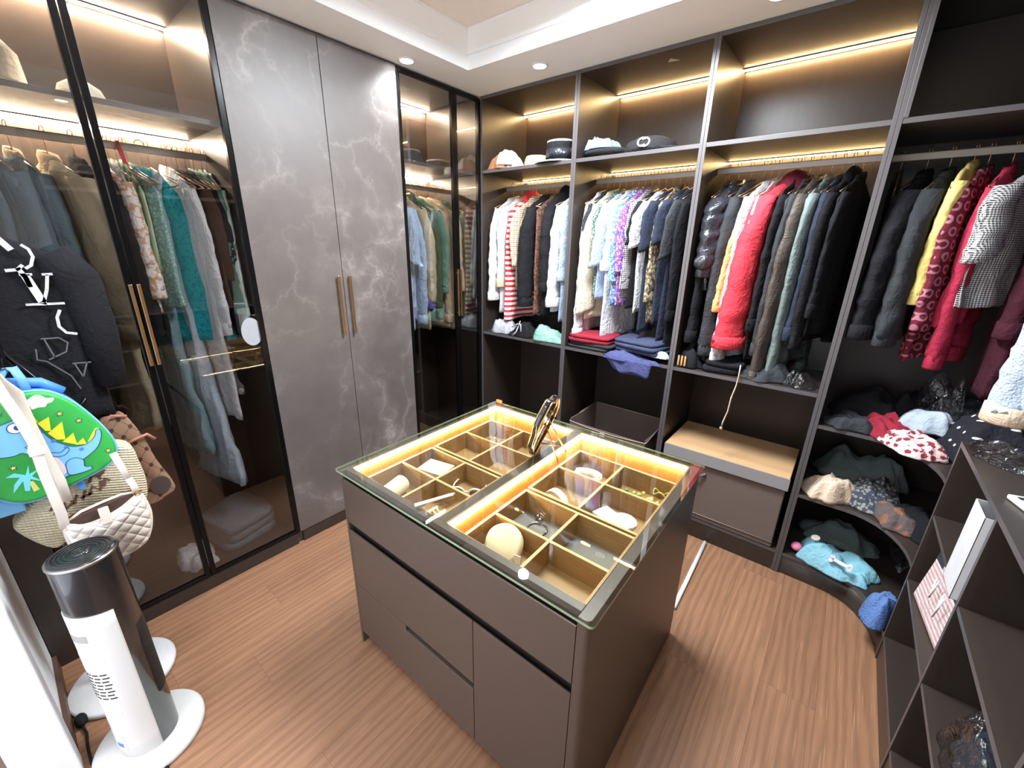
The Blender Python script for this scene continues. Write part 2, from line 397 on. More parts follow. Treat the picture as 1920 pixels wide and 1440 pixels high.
part(ru, 'top_panel', 0, .505, -1.943, -.290, 1.032, 1.05, PN, FX)
rh = thing('hanging_wardrobe', 'unlit dark hanging space above the square cubbies with pale blue coat', 'wardrobe', (2.635, 0, 0))
part(rh, 'back_panel', .508, .522, -1.943, -.002, 1.052, ZT-.021, 'panel', None)
part(rh, 'side_panel', 0, .505, -1.943, -1.925, 1.052, ZT-.001, PN, FX)
part(rh, 'top_panel', 0, .505, -1.924, -.002, ZT-.02, ZT-.001, PN, FX)
part(rh, 'shelf', .002, .505, -1.924, -.002, 2.160, 2.180, PN, FX)
rail(rh, -1.925, -.002, .27, 2.062, 'y')

# ------------------------------------------------------------------ closed wardrobes along the side wall
FXP = {'+x': 1}
def carcass(r, w):
    T = .016
    part(r, 'side_panel', -.55, -.024, .0005, T, .0, ZT-.001, PN, FXP); part(r, 'side_panel', -.55, -.024, w-T, w-.0005, .0, ZT-.001, PN, FXP)
    part(r, 'top_panel', -.55, -.024, T, w-T, ZT-.02, ZT-.001, PN, FXP); part(r, 'base_panel', -.55, -.024, T, w-T, .076, .094, PN, FXP)
    part(r, 'plinth', -.03, -.004, T, w-T, .001, .072, 'panel', None); part(r, 'back_panel', -.55, -.535, T, w-T, .095, ZT-.021, 'panel', None)
def handle(d, y, z0, z1):
    h = MB().box(.012, .022, y-.006, y+.006, z0, z1); h.box(0, .013, y-.004, y+.004, z0+.02, z0+.03); h.box(0, .013, y-.004, y+.004, z1-.03, z1-.02)
    h.build('handle', 'gold', d, bevel=.0015)
def glass_wardrobe(y0, ys, label, hs):
    r = thing('glass_wardrobe', label, 'wardrobe', (0, y0, 0)); w = ys[-1]-y0; carcass(r, w); T = .016
    part(r, 'shelf', -.534, -.05, T, w-T, 2.150, 2.170, PN, FXP)
    led(r, T, w-T, -.51, ZT-.031, 'y'); led(r, T, w-T, -.51, 2.139, 'y')
    rail(r, T, w-T, -.285, 2.054, 'y')
    a = 0
    for i, y in enumerate(ys):
        b = y-y0; p0, p1, q0, q1 = a+.0015, b-.0015, .076, ZT-.016; f = .022
        m = MB().box(-.022, 0, p0, p0+f, q0, q1); m.box(-.022, 0, p1-f, p1, q0, q1); m.box(-.022, 0, p0+f, p1-f, q0, q0+f*.8); m.box(-.022, 0, p0+f, p1-f, q1-f*.8, q1)
        d = m.build('door', 'black_metal', r, bevel=.001)
        MB().box(-.014, -.010, p0+f, p1-f, q0+f*.8, q1-f*.8).build('glass_pane', 'glassd', d)
        if hs[i] is not None: handle(d, p0+.011 if hs[i] == 0 else p1-.011, 1.19, 1.52)
        a = b
    return r
gw1 = glass_wardrobe(-2.455, [-2.0075, -1.562], 'wide glass-fronted wardrobe with dresses inside, near the tower heater', [1, 0])
gw2 = glass_wardrobe(-.677, [-.241, -.004], 'narrow glass-fronted wardrobe with pale blue shirt, in the room corner', [1, 0])
mw = thing('marble_wardrobe', 'tall closed wardrobe with two veined dark marble doors and gold handles', 'wardrobe', (0, -1.562, 0))
carcass(mw, .885)
for a, b, s in ((0, .442, 1), (.442, .885, 0)):
    d = MB().box(-.022, 0, a+.0015, b-.0015, .076, ZT-.012).build('door', 'marble', mw, bevel=.001)
    handle(d, b-.035 if s else a+.032, 1.187, 1.515)
fp = MB().box(-.55, -.004, -2.567, -2.457, .0, ZT-.001)
tag(fp.build('filler_panel', 'panel'), 'dark filler panel between the glass wardrobe and the white wall', 'panel')
# ------------------------------------------------------------------ clothes
def F(name, *a, **k): MT[name] = fabric(name, *a, **k)
F('white_cotton', (212, 212, 216), (200, 202, 208), sc=9, wr=.5); F('ivory', (212, 202, 186), (200, 188, 168), sc=9)
F('black_cloth', (29, 29, 34), (22, 22, 26), sc=12); F('navy', (46, 52, 70), (36, 41, 56), sc=10); F('charcoal', (58, 60, 64), (46, 48, 52), sc=12)
F('red_stripe', (206, 52, 62), (244, 234, 232), 'stripez', 27); F('plaid', (214, 196, 172), (150, 120, 100), 'plaid', 36, col3=(60, 45, 45))
F('black_lace', (36, 38, 42), (66, 70, 76), 'floral', 110); F('green_print', (150, 168, 158), (58, 82, 74), 'floral', 120)
F('blue_floral', (124, 146, 204), (168, 184, 222), 'floral', 120, lo=.42); F('aqua_print', (205, 214, 228), (86, 146, 205), 'floral', 60, lo=.48)
F('pink_print', (205, 190, 214), (170, 92, 165), 'floral', 75, lo=.47, col3=(96, 96, 200)); F('tweed', (60, 56, 64), (196, 190, 196), 'check', 90)
F('camo', (176, 164, 138), (112, 100, 80), 'camo', 55, col3=(70, 64, 56)); F('ltblue', (172, 192, 218), (158, 180, 210), sc=8, wr=.45)
F('red_fleece', (222, 66, 78), (206, 54, 68), sc=14); F('maroon', (122, 38, 52), (104, 30, 44), sc=20); F('peach', (244, 186, 124), (236, 172, 108), sc=12)
F('palepink', (236, 214, 212), (226, 198, 198), sc=10); F('leather', (88, 78, 72), (64, 56, 52), sc=9, rough=.5, bump=(140, .2, .002)); F('sage', (112, 146, 132), (92, 126, 112), sc=10)
F('greygreen', (122, 134, 132), (104, 116, 116), sc=12); F('puffer', (44, 46, 54), (34, 36, 42), sc=10, rough=.3, spec=.6)
F('yellow', (236, 218, 138), (224, 204, 118), sc=14); F('burgundy_chain', (104, 30, 46), (170, 112, 128), 'rings', 21); F('raspberry', (198, 60, 88), (172, 42, 72), sc=60, bump=(200, .8, .006))
F('houndstooth', (216, 214, 214), (40, 38, 42), 'hound', 125); F('darkwine', (74, 30, 44), (58, 22, 34), sc=40); F('skyfleece', (206, 222, 240), (186, 204, 226), sc=30, bump=(120, .9, .01))
F('mint_lace', (176, 206, 200), (126, 168, 164), 'floral', 90, lo=.45); F('teal', (22, 146, 158), (44, 170, 180), 'floral', 70, lo=.42); F('stripe_green', (206, 222, 190), (112, 150, 96), 'stripey', 36)
F('brocade', (230, 222, 220), (206, 160, 130), 'floral', 50, lo=.56); F('brown', (78, 54, 44), (64, 44, 36), sc=12); F('mint', (206, 222, 218), (190, 208, 204), sc=10)
F('tulle', (190, 202, 214), (164, 176, 190), sc=6); F('grey_floral', (176, 168, 158), (96, 94, 96), 'floral', 30, lo=.46); F('teal_grey', (128, 158, 166), (104, 134, 144), sc=10)
F('slate', (96, 114, 126), (80, 96, 108), sc=6); F('khaki', (186, 172, 146), (170, 154, 128), sc=8); F('olive', (84, 98, 74), (66, 80, 58), sc=10); F('beige', (206, 186, 158), (190, 168, 138), sc=8)
F('brown_lace', (128, 92, 76), (92, 64, 56), 'floral', 70); F('silver', (196, 198, 206), (120, 122, 130), sc=40, rough=.25, bump=(50, .6, .008), spec=.8); F('mint_satin', (148, 190, 176), (118, 160, 148), sc=12, rough=.4); F('dark_red', (150, 40, 58), (128, 32, 48), sc=20)
F('navyfold', (66, 72, 100), (50, 56, 80), sc=14); F('bluepolo', (78, 82, 126), (62, 66, 106), sc=16); F('darkbrown', (64, 52, 50), (48, 40, 40), sc=14)
F('winepink', (128, 52, 60), (222, 190, 190), 'camo', 38, lo=.46); F('dotted', (34, 34, 42), (232, 232, 236), 'dots', 19, lo=.36); F('cream', (232, 208, 186), (216, 190, 166), sc=12)
F('denim_print', (150, 150, 140), (70, 76, 92), 'floral', 60, lo=.46); F('rust', (140, 96, 74), (96, 84, 84), 'camo', 16, lo=.46); F('blanket', (132, 188, 206), (146, 200, 216), sc=6); F('bluefluff', (112, 146, 206), (92, 124, 188), sc=50, bump=(160, .9, .01))
F('purple_patch', (86, 84, 156), (120, 110, 180), 'floral', 120); F('gold_lame', (150, 126, 96), (90, 74, 60), sc=50, rough=.4, spec=.6); F('straw', (226, 208, 170), (196, 172, 128), 'check', 130, bump=(260, .8, .004)); F('fleece_white', (240, 232, 224), (224, 212, 202), sc=40, bump=(140, .9, .008)); F('tan_suede', (196, 140, 104), (176, 120, 86), sc=16)
F('wool_black', (38, 36, 40), (56, 54, 58), sc=90, bump=(180, .9, .008)); F('denim_light', (140, 166, 194), (116, 142, 172), sc=40)
F('grey_box', (122, 108, 102), (112, 98, 92), sc=90, bump=(300, .2, .001), wr=0); F('tan_box', (196, 158, 118), (186, 146, 106), sc=90, bump=(300, .2, .001), wr=.06)
def plastic(name, tint, gain=1.6, r=.12):
    t = NT(name); tr = t.n('BsdfTransparent'); tr.inputs[0].default_value = tint+(1,)
    g = t.n('BsdfGlossy'); g.inputs['Roughness'].default_value = r
    bp = t.n('Bump'); bp.inputs['Strength'].default_value = .9; bp.inputs['Distance'].default_value = .02; t.put(bp.inputs['Height'], t.noise(t.mapping(), 22, 3, .6, .6))
    t.t.links.new(bp.outputs[0], g.inputs['Normal']); f = t.n('LayerWeight'); f.inputs[0].default_value = .5; t.t.links.new(bp.outputs[0], f.inputs['Normal'])
    mx = t.n('MixShader'); t.put(mx.inputs[0], t.ma('MULTIPLY_ADD', t.ma('POWER', f.outputs['Facing'], 2.5), .6, .06)); t.t.links.new(tr.outputs[0], mx.inputs[1]); t.t.links.new(g.outputs[0], mx.inputs[2])
    t.t.links.new(mx.outputs[0], t.out.inputs[0]); return t.m
MT['plastic'] = plastic('clear_plastic', (.86, .88, .92))

def sgn(v, p): return math.copysign(abs(v)**p, v)
def body_rings(w, L, t, drop, flare, rr, n=36, nl=30, neck=.055, slope=.085, amp=1., waist=0., pw=1.):
    k1, k2, p1, p2, sd = rr.uniform(5, 8), rr.uniform(9, 14), rr.uniform(0, 6), rr.uniform(0, 6), rr.uniform(0, 99)
    out = []; hs = [0, .012, .03, slope*.55, slope, slope+.03]
    hs += [slope+.03+(L-slope-.03)*i/(nl-6) for i in range(1, nl-5)]
    for h in hs:
        s = h/L
        if h <= slope: a = neck+(w-neck)*(h/slope)**.85; b = t*(.55+.45*h/slope)
        else:
            q = (h-slope)/(L-slope); a = w*(1+(flare-1)*q**pw-waist*math.sin(PI*min(q*1.6, 1))); b = t*(1+.12*q)
        z = -drop-h; ring = []
        for j in range(n):
            th = 2*PI*j/n; c, sn = math.cos(th), math.sin(th)
            y = a*sgn(c, .85); x = b*sgn(sn, .75)
            fold = (math.sin(k1*y/w+p1+1.2*s)*.6+math.sin(k2*y/w+p2-1.6*s)*.45)*t*.55*amp*(.25+.9*s)
            rg = 1-abs(noise.noise(Vector((y*7+z*3.5+sd, z*2.2-y*2, sd))))*2.4
            x += fold+(noise.noise(Vector((y*9+sd, z*5, x*20)))*.35+rg*.38*min(1, h*5))*t*amp
            zz = z-(abs(y)/max(a, 1e-4))**2*.012*s+noise.noise(Vector((y*12, sd, 3)))*.012*s
            ring.append((x, y*(1+.03*noise.noise(Vector((sd, z*6, c)))), zz))
        out.append(ring)
    return out
def sleeve_mb(side, w, L, t, drop, rr, r0=.058, r1=.044, slope=.085, out=.015, puff=0, n=16, nl=26, x0=0., fwd=None):
    sd = rr.uniform(0, 99); rings = []
    y0 = side*(w-.045); z0 = -drop-slope*.72
    bend = rr.uniform(-.015, .02) if fwd is None else fwd
    for i in range(nl+1):
        s = i/nl
        cy = y0+side*(.030*min(s*4, 1)+out*s)+side*bend*math.sin(s*PI); cz = z0-L*s; cx = x0+.006*math.sin(s*3+sd)
        ry = (r0+(r1-r0)*s)*(.62+.38*min(1, s*7+.3)); rx = min(ry, t*1.15)*(1.0)
        k = 1+puff*abs(math.sin(s*PI*5))-puff*.5+.04*math.sin(s*26+sd)*(.3+s)+.03*math.sin(s*57+sd)
        ring = []
        for j in range(n):
            th = 2*PI*j/n
            q = 1+.16*noise.noise(Vector((math.cos(th)*1.5+sd, math.sin(th)*1.5, s*8)))+.09*(1-abs(noise.noise(Vector((math.cos(th)*1.1+sd, math.sin(th)*1.1+s*3, s*L*16))))*2.6)*(.35+s)
            ring.append((cx+rx*k*q*math.sin(th), cy+ry*k*q*math.cos(th), cz+(.02*math.cos(th)*-side if s > 0 else 0)))
        rings.append(ring)
    return rings
HANG = {}
def hanger(loc, rz, group, label, mat='copper', empty=False):
    if mat not in HANG:
        m = MB(); pts = [(0, -.004+.017*math.cos(math.radians(a)), .017*math.sin(math.radians(a))+.0) for a in range(200, -61, -20)]
        pts += [(0, 0, -.03), (0, 0, -.085)]
        m.tube(pts, .0018, 6)
        m.tube([(0, -.19, -.165), (0, -.10, -.128), (0, 0, -.085), (0, .10, -.128), (0, .19, -.165), (0, .0, -.172), (0, -.19, -.165)], .0022, 6)
        o = m.build('clothes_hanger', mat, None, True); HANG[mat] = o
    else:
        o = HANG[mat].copy(); COL.objects.link(o)
    o.location = loc; o.rotation_euler = (0, 0, rz); tag(o, label, 'hanger', group); return o
def garment(name, label, cat, group, loc, rz, mat, L=.72, w=.185, t=.018, sl=.52, drop=.105, kind='shirt', flare=1.03, seed=0, smat=None, cuff=None, collar=None, amp=1., hang=True, hlabel=None, hmat='copper', **k):
    rr = random.Random(seed*13+5); rt = thing(name, label, cat, loc, rz, group); smat = smat or mat
    neck = .06
    MB().rings(body_rings(w, L, t, drop, flare, rr, amp=amp, neck=neck, waist=k.get('waist', 0), pw=k.get('pw', 1.))).build('skirt_cloth' if kind == 'skirt' else 'body', mat, rt, True)
    if sl:
        for sd in (-1, 1):
            tee = kind == 'tee'
            rg = sleeve_mb(sd, w, sl, t, drop, rr, r0=.075 if tee else (.078 if kind == 'puffer' else .058), r1=.07 if tee else k.get('r1', .046), out=.03 if tee else k.get('out', .012), puff=.25 if kind == 'puffer' else 0, nl=12 if tee else 26, x0=k.get('sx', t*.5))
            s = MB().rings(rg).build('sleeve', smat, rt, True)
            if not tee and cuff is not False:
                e = rg[-1]; cyy = sum(p[1] for p in e)/len(e); cxx = sum(p[0] for p in e)/len(e); czz = sum(p[2] for p in e)/len(e); rx = max(p[0] for p in e)-cxx; ry = max(p[1] for p in e)-cyy
                cr = [[(cxx+rx*q*math.sin(2*PI*j/14), cyy+ry*q*math.cos(2*PI*j/14), czz+h) for j in range(14)] for q, h in ((.9, .012), (1.05, .008), (1.06, -.05), (.98, -.056), (.8, -.05))]
                MB().rings(cr).build('cuff', cuff or smat, s, True)
    z = -drop
    if kind in ('shirt', 'coat', 'puffer', 'jacket'):
        n = 18; rings = []
        for q, h in ((1.05, -.03), (1.12, .012), (.9, .03), (.7, .02), (.8, -.02)):
            rings.append([(t*.62*q*math.sin(2*PI*j/n), neck*q*math.cos(2*PI*j/n), z+h+.014*math.cos(2*PI*j/n)) for j in range(n)])
        MB().rings(rings, False).build('collar', collar or smat, rt, True)
    if kind == 'hood':
        m = MB(); m.ell((0, .03, z-.015), (t*1.5, .095, .085), 18, 10); m.build('hood', collar or smat, rt, True)
    if kind == 'trousers': pass
    if k.get('button'):
        MB().lathe([(0, .001), (.009, .001), (.0095, -.001), (0, -.001)], 14).build('button', 'white_cotton', rt, True, loc=(k['button'][0], k['button'][1], k['button'][2]), rot=(0, PI/2, 0))
    if hang: hanger(loc, rz, group.replace('clothes', 'wire hangers'), ' '.join(('wire hanger holding the '+label).split()[:16]), hmat)
    return rt
HB = {1: 'thin wire hanger on the rail of the bay below the boater hat', 2: 'thin wire hanger on the crowded rail below the emblem cap', 3: 'thin wire hanger on the rail holding the red jacket', 4: 'thin wire hanger on the unlit corner rail', 5: 'thin wire hanger in the wide glass wardrobe', 6: 'thin wire hanger in the narrow glass wardrobe'}
GB = {1: 'clothes in the bay below the boater hat', 2: 'clothes in the crowded bay below the emblem cap', 3: 'clothes in the bay with the red jacket', 4: 'clothes in the dark corner', 5: 'clothes in the wide glass wardrobe', 6: 'clothes in the narrow glass wardrobe'}
cnt = [0]
def G(bay, pos, name, label, cat, mat, **k):
    cnt[0] += 1
    if bay <= 4:
        loc = (pos, .27, 2.105 if bay < 4 else 2.098); lim = (pos-{1: .016, 2: .773, 3: 1.505, 4: 2.222}[bay]-.035)/.24
        rz = k.pop('rz', {1: -.22, 2: -.24, 3: -.30, 4: -.36}[bay]+.05*math.sin(cnt[0]*2.1)); rz = -min(-rz, max(lim, -.12))
    else:
        loc = (-.285, pos, 2.07); lim = ({5: -1.58, 6: -.02}[bay]-pos-.035)/.24
        rz = k.pop('rz', .24+.06*math.sin(cnt[0]*1.7)); rz = PI/2+min(rz, max(lim, -.1))
    return garment(name, label, cat, GB[bay], loc, rz, mat, seed=cnt[0], hlabel=HB[bay], **k)
# bay below the boater hat
G(1, .085, 'blouse', 'white long-sleeved blouse, first on the rail nearest the glass doors', 'blouse', 'white_cotton', L=.66, sl=.60, kind='shirt', out=.04, r1=.05, t=.022)
G(1, .165, 'blouse', 'white blouse with tan trimmed edge, beside the striped cardigan', 'blouse', 'white_cotton', L=.80, sl=.5, collar='beige', cuff='beige', t=.02)
G(1, .235, 'cardigan', 'red and white striped long cardigan', 'cardigan', 'red_stripe', L=.84, sl=.74, kind='hood', collar='red_fleece', t=.018, r1=.04, sx=.01)
G(1, .295, 'shirt', 'beige plaid shirt tucked behind the red striped cardigan', 'shirt', 'plaid', L=.6, sl=.34, t=.012)
G(1, .385, 'bomber_jacket', 'black bomber jacket with white snap buttons and ribbed cuffs', 'jacket', 'black_cloth', L=.62, sl=.62, kind='jacket', t=.034, r1=.06, sx=.02, button=(.045, -.2, -.34))
G(1, .47, 'blouse', 'brown lace top behind the black bomber jacket', 'blouse', 'brown_lace', L=.78, sl=.0, t=.012)
G(1, .545, 'hooded_coat', 'black coat with a big padded hood standing above its neighbours', 'coat', 'black_cloth', L=.80, sl=.52, kind='hood', t=.030, drop=.085)
G(1, .635, 'pleated_shirt', 'white pleated shirt with long sleeves, beside the partition', 'shirt', 'white_cotton', L=.74, sl=.60, t=.022, sx=.014, r1=.055)
G(1, .70, 'shirt', 'pale blue long shirt squeezed against the partition below the boater hat', 'shirt', 'ltblue', L=.80, sl=.42, t=.014)
# crowded bay
X0 = .815
rows = [('long_shirt', 'long white cotton shirt reaching to the folded red clothes', 'shirt', 'white_cotton', dict(L=.86, sl=.78, t=.017, r1=.055, out=.03)),
 ('lace_cardigan', 'black lace cardigan between the white shirts', 'cardigan', 'black_lace', dict(L=.58, sl=.42, t=.014)),
 ('knit_blouse', 'ivory knitted top with wide bell sleeves', 'top', 'ivory', dict(L=.76, sl=.66, t=.014, r1=.09, cuff=False)),
 ('print_blouse', 'dark green patterned blouse', 'blouse', 'green_print', dict(L=.6, sl=.3, t=.010)),
 ('floral_shirt', 'pale blue floral short-sleeved shirt', 'shirt', 'blue_floral', dict(L=.62, sl=.36, t=.014, kind='tee')),
 ('shirt', 'white shirt beside the blue floral one', 'shirt', 'white_cotton', dict(L=.88, sl=.34, t=.013)),
 ('print_shirt', 'white shirt with aqua blue print', 'shirt', 'aqua_print', dict(L=.66, sl=.40, t=.011)),
 ('print_blouse', 'pink and purple printed blouse', 'blouse', 'pink_print', dict(L=.66, sl=.34, t=.010, w=.17)),
 ('tweed_jacket', 'black and white flecked tweed jacket', 'jacket', 'tweed', dict(L=.6, sl=.44, t=.014, kind='coat')),
 ('t_shirt', 'black t-shirt beside the tweed jacket', 't-shirt', 'black_cloth', dict(L=.66, sl=.22, t=.014, kind='tee')),
 ('t_shirt', 'white t-shirt with wide short sleeve between two dark ones', 't-shirt', 'white_cotton', dict(L=.68, sl=.24, t=.014, kind='tee')),
 ('t_shirt', 'navy t-shirt with wide short sleeve beside the camouflage shirt', 't-shirt', 'navy', dict(L=.80, sl=.26, t=.015, kind='tee')),
 ('camouflage_shirt', 'beige camouflage shirt between the navy t-shirts', 'shirt', 'camo', dict(L=.74, sl=.5, t=.013)),
 ('t_shirt', 'dark blue t-shirt covering the camouflage shirt', 't-shirt', 'navy', dict(L=.74, sl=.22, t=.016, kind='tee')),
 ('sports_top', 'dark sports top with a white flash at the sleeve', 'top', 'navy', dict(L=.84, sl=.3, t=.014, kind='tee', smat='charcoal')),
 ('long_vest', 'long black top against the partition before the puffer jacket', 'blouse', 'black_cloth', dict(L=.9, sl=.6, t=.014))]
for i, (n_, l_, c_, m_, k_) in enumerate(rows): G(2, X0+i*.0415, n_, l_, c_, m_, **k_)
# bay with the red jacket
rows = [(.035, 'denim_jacket', 'black denim jacket with sewn patches, first beside the partition', 'jacket', 'black_cloth', dict(L=.86, sl=.7, t=.018, kind='coat')),
 (.085, 'puffer_jacket', 'shiny black puffer jacket', 'jacket', 'puffer', dict(L=.52, sl=.34, t=.040, kind='puffer', r1=.085, w=.195, rz=-.5)),
 (.150, 'wool_coat', 'long black wool coat beside the puffer jacket', 'coat', 'charcoal', dict(L=.90, sl=.76, t=.026, kind='coat', r1=.06)),
 (.215, 'hoodie', 'peach orange hoodie peeking out behind the white cardigan', 'hoodie', 'peach', dict(L=.55, sl=.42, t=.014, kind='hood', out=.04, drop=.2, w=.17)),
 (.25, 'long_cardigan', 'long white cardigan beside the red jacket', 'cardigan', 'white_cotton', dict(L=.93, sl=.8, t=.020, kind='coat', r1=.055, rz=-.42)),
 (.285, 'blouse', 'pale pink top between white cardigan and red jacket', 'top', 'palepink', dict(L=.7, sl=.4, t=.012, kind='coat')),
 (.352, 'fleece_jacket', 'bright red fleece jacket', 'jacket', 'red_fleece', dict(L=.80, sl=.70, t=.042, kind='hood', collar='maroon', out=.035, r1=.085, w=.205, rz=-.6)),
 (.385, 'coat', 'black coat just behind the red fleece jacket', 'coat', 'black_cloth', dict(L=.86, sl=.6, t=.016, kind='coat')),
 (.425, 'suit_jacket', 'charcoal suit jacket with a white button', 'jacket', 'charcoal', dict(L=.95, sl=.72, t=.018, kind='coat', button=(.03, -.2, -.98))),
 (.470, 'leather_jacket', 'brown-grey leather biker jacket with ribbed sleeve', 'jacket', 'leather', dict(L=.94, sl=.86, t=.022, kind='coat', r1=.06, out=.03)),
 (.515, 'jacket', 'grey-green jacket beside the leather biker jacket', 'jacket', 'greygreen', dict(L=.88, sl=.86, t=.018, kind='coat', r1=.045)),
 (.560, 'blazer', 'navy blazer second from the corner partition', 'blazer', 'navy', dict(L=.74, sl=.62, t=.016, kind='coat')),
 (.600, 'hooded_coat', 'black hooded coat nearest the corner partition', 'coat', 'black_cloth', dict(L=.74, sl=.66, t=.018, kind='hood')),
 (.640, 'jacket', 'plain black jacket pressed against the corner partition', 'jacket', 'black_cloth', dict(L=.70, sl=.5, t=.014, kind='coat'))]
for dx, n_, l_, c_, m_, k_ in rows: G(3, 1.535+dx*.93, n_, l_, c_, m_, **k_)
lj = D.objects['leather_jacket']
for i in range(6):
    s_ = .36+.035*i; MB().tube([(.031*math.sin(a), -(.17+.03*s_)+.062*math.cos(a), -.166-.86*s_) for a in [2*PI*j/24 for j in range(25)]], .004, 6).build('sleeve_rib', 'leather', lj, True)
# dark corner
G(4, 2.262, 'garment_bag', 'brown top inside a shiny clear plastic garment bag', 'garment', 'gold_lame', L=.46, w=.12, sl=0, t=.012, rz=-.75)
bag = MB().rings(body_rings(.16, .58, .020, .07, 1.05, random.Random(3), neck=.03)).build('plastic_cover', 'plastic', D.objects['garment_bag'], True)
G(4, 2.345, 'coat', 'black coat beside the plastic garment bag', 'coat', 'black_cloth', L=.68, sl=.56, t=.034, kind='coat', r1=.075, w=.2)
G(4, 2.415, 'coat', 'dark charcoal coat beside the yellow cardigan', 'coat', 'charcoal', L=.66, sl=.58, t=.034, kind='coat', r1=.08, w=.2)
G(4, 2.482, 'cardigan', 'pale yellow cardigan in the dark corner', 'cardigan', 'yellow', L=.42, sl=.42, t=.022, kind='coat', drop=.08, r1=.035, out=.02)
G(4, 2.525, 'sweater_dress', 'burgundy knit dress with pink chain pattern', 'dress', 'burgundy_chain', L=.74, sl=.5, t=.022, kind='coat', r1=.06)
G(4, 2.590, 'fuzzy_cardigan', 'fuzzy raspberry pink cardigan', 'cardigan', 'raspberry', L=.58, sl=.66, t=.026, kind='coat', r1=.06, out=-.03)
G(4, 2.68, 'tweed_jacket', 'grey houndstooth jacket with short wide sleeve', 'jacket', 'houndstooth', L=.5, sl=.26, t=.034, kind='tee', w=.23, rz=-.6)
G(4, 2.745, 'dress', 'dark wine coloured sparkling dress beside the houndstooth jacket', 'dress', 'darkwine', L=.85, sl=.5, t=.03, kind='coat', rz=-.2)
G(4, 2.83, 'coat', 'dark wine long coat deepest in the corner', 'coat', 'darkwine', L=.8, sl=.5, t=.03, kind='coat', rz=-.2)
cnt[0] += 1
garment('fleece_coat', 'pale blue fleece coat with white cuff at the end of the side rail', 'coat', 'clothes on the side rail', (2.905, -.245, 2.08), PI/2+PI+.12, 'skyfleece', L=.78, w=.20, sl=.72, t=.045, kind='coat', cuff='cream', seed=77, hlabel='thin wire hanger under the pale blue fleece coat', r1=.062, sx=.0, out=.0)
# narrow glass wardrobe
rows = [(-.625, 'shirt', 'pale blue shirt behind the narrow glass door', 'shirt', 'ltblue', dict(L=.84, sl=.34, t=.03, kind='tee', w=.195)),
 (-.545, 'shirt', 'white-blue striped shirt behind the pale blue one', 'shirt', 'ltblue', dict(L=.78, sl=.7, t=.02)),
 (-.475, 'trench_coat', 'khaki coat with purple sleeve patches', 'coat', 'khaki', dict(L=.86, sl=.6, t=.024, kind='coat', cuff='purple_patch')),
 (-.415, 'jacket', 'olive green jacket behind the narrow glass door', 'jacket', 'olive', dict(L=.74, sl=.6, t=.02, kind='hood')),
 (-.34, 'coat', 'sage green long coat in the narrow glass wardrobe', 'coat', 'sage', dict(L=.8, sl=.5, t=.02, kind='coat')),
 (-.27, 'coat', 'beige long coat in the middle of the narrow glass wardrobe', 'coat', 'beige', dict(L=.86, sl=.72, t=.024, kind='coat')),
 (-.19, 'dress', 'tan long dress near the corner end of the narrow glass wardrobe', 'dress', 'khaki', dict(L=.9, sl=.5, t=.022, kind='coat')),
 (-.11, 'coat', 'dark olive coat last before the corner in the narrow glass wardrobe', 'coat', 'olive', dict(L=.84, sl=.6, t=.022, kind='coat'))]
for y, n_, l_, c_, m_, k_ in rows: G(6, y, n_, l_, c_, m_, **k_)
G(6, -.575, 'trousers', 'khaki trousers hanging below the pale blue shirt', 'trousers', 'khaki', L=1.17, w=.05, sl=0, t=.014, kind='skirt', flare=2.6, pw=2.5)
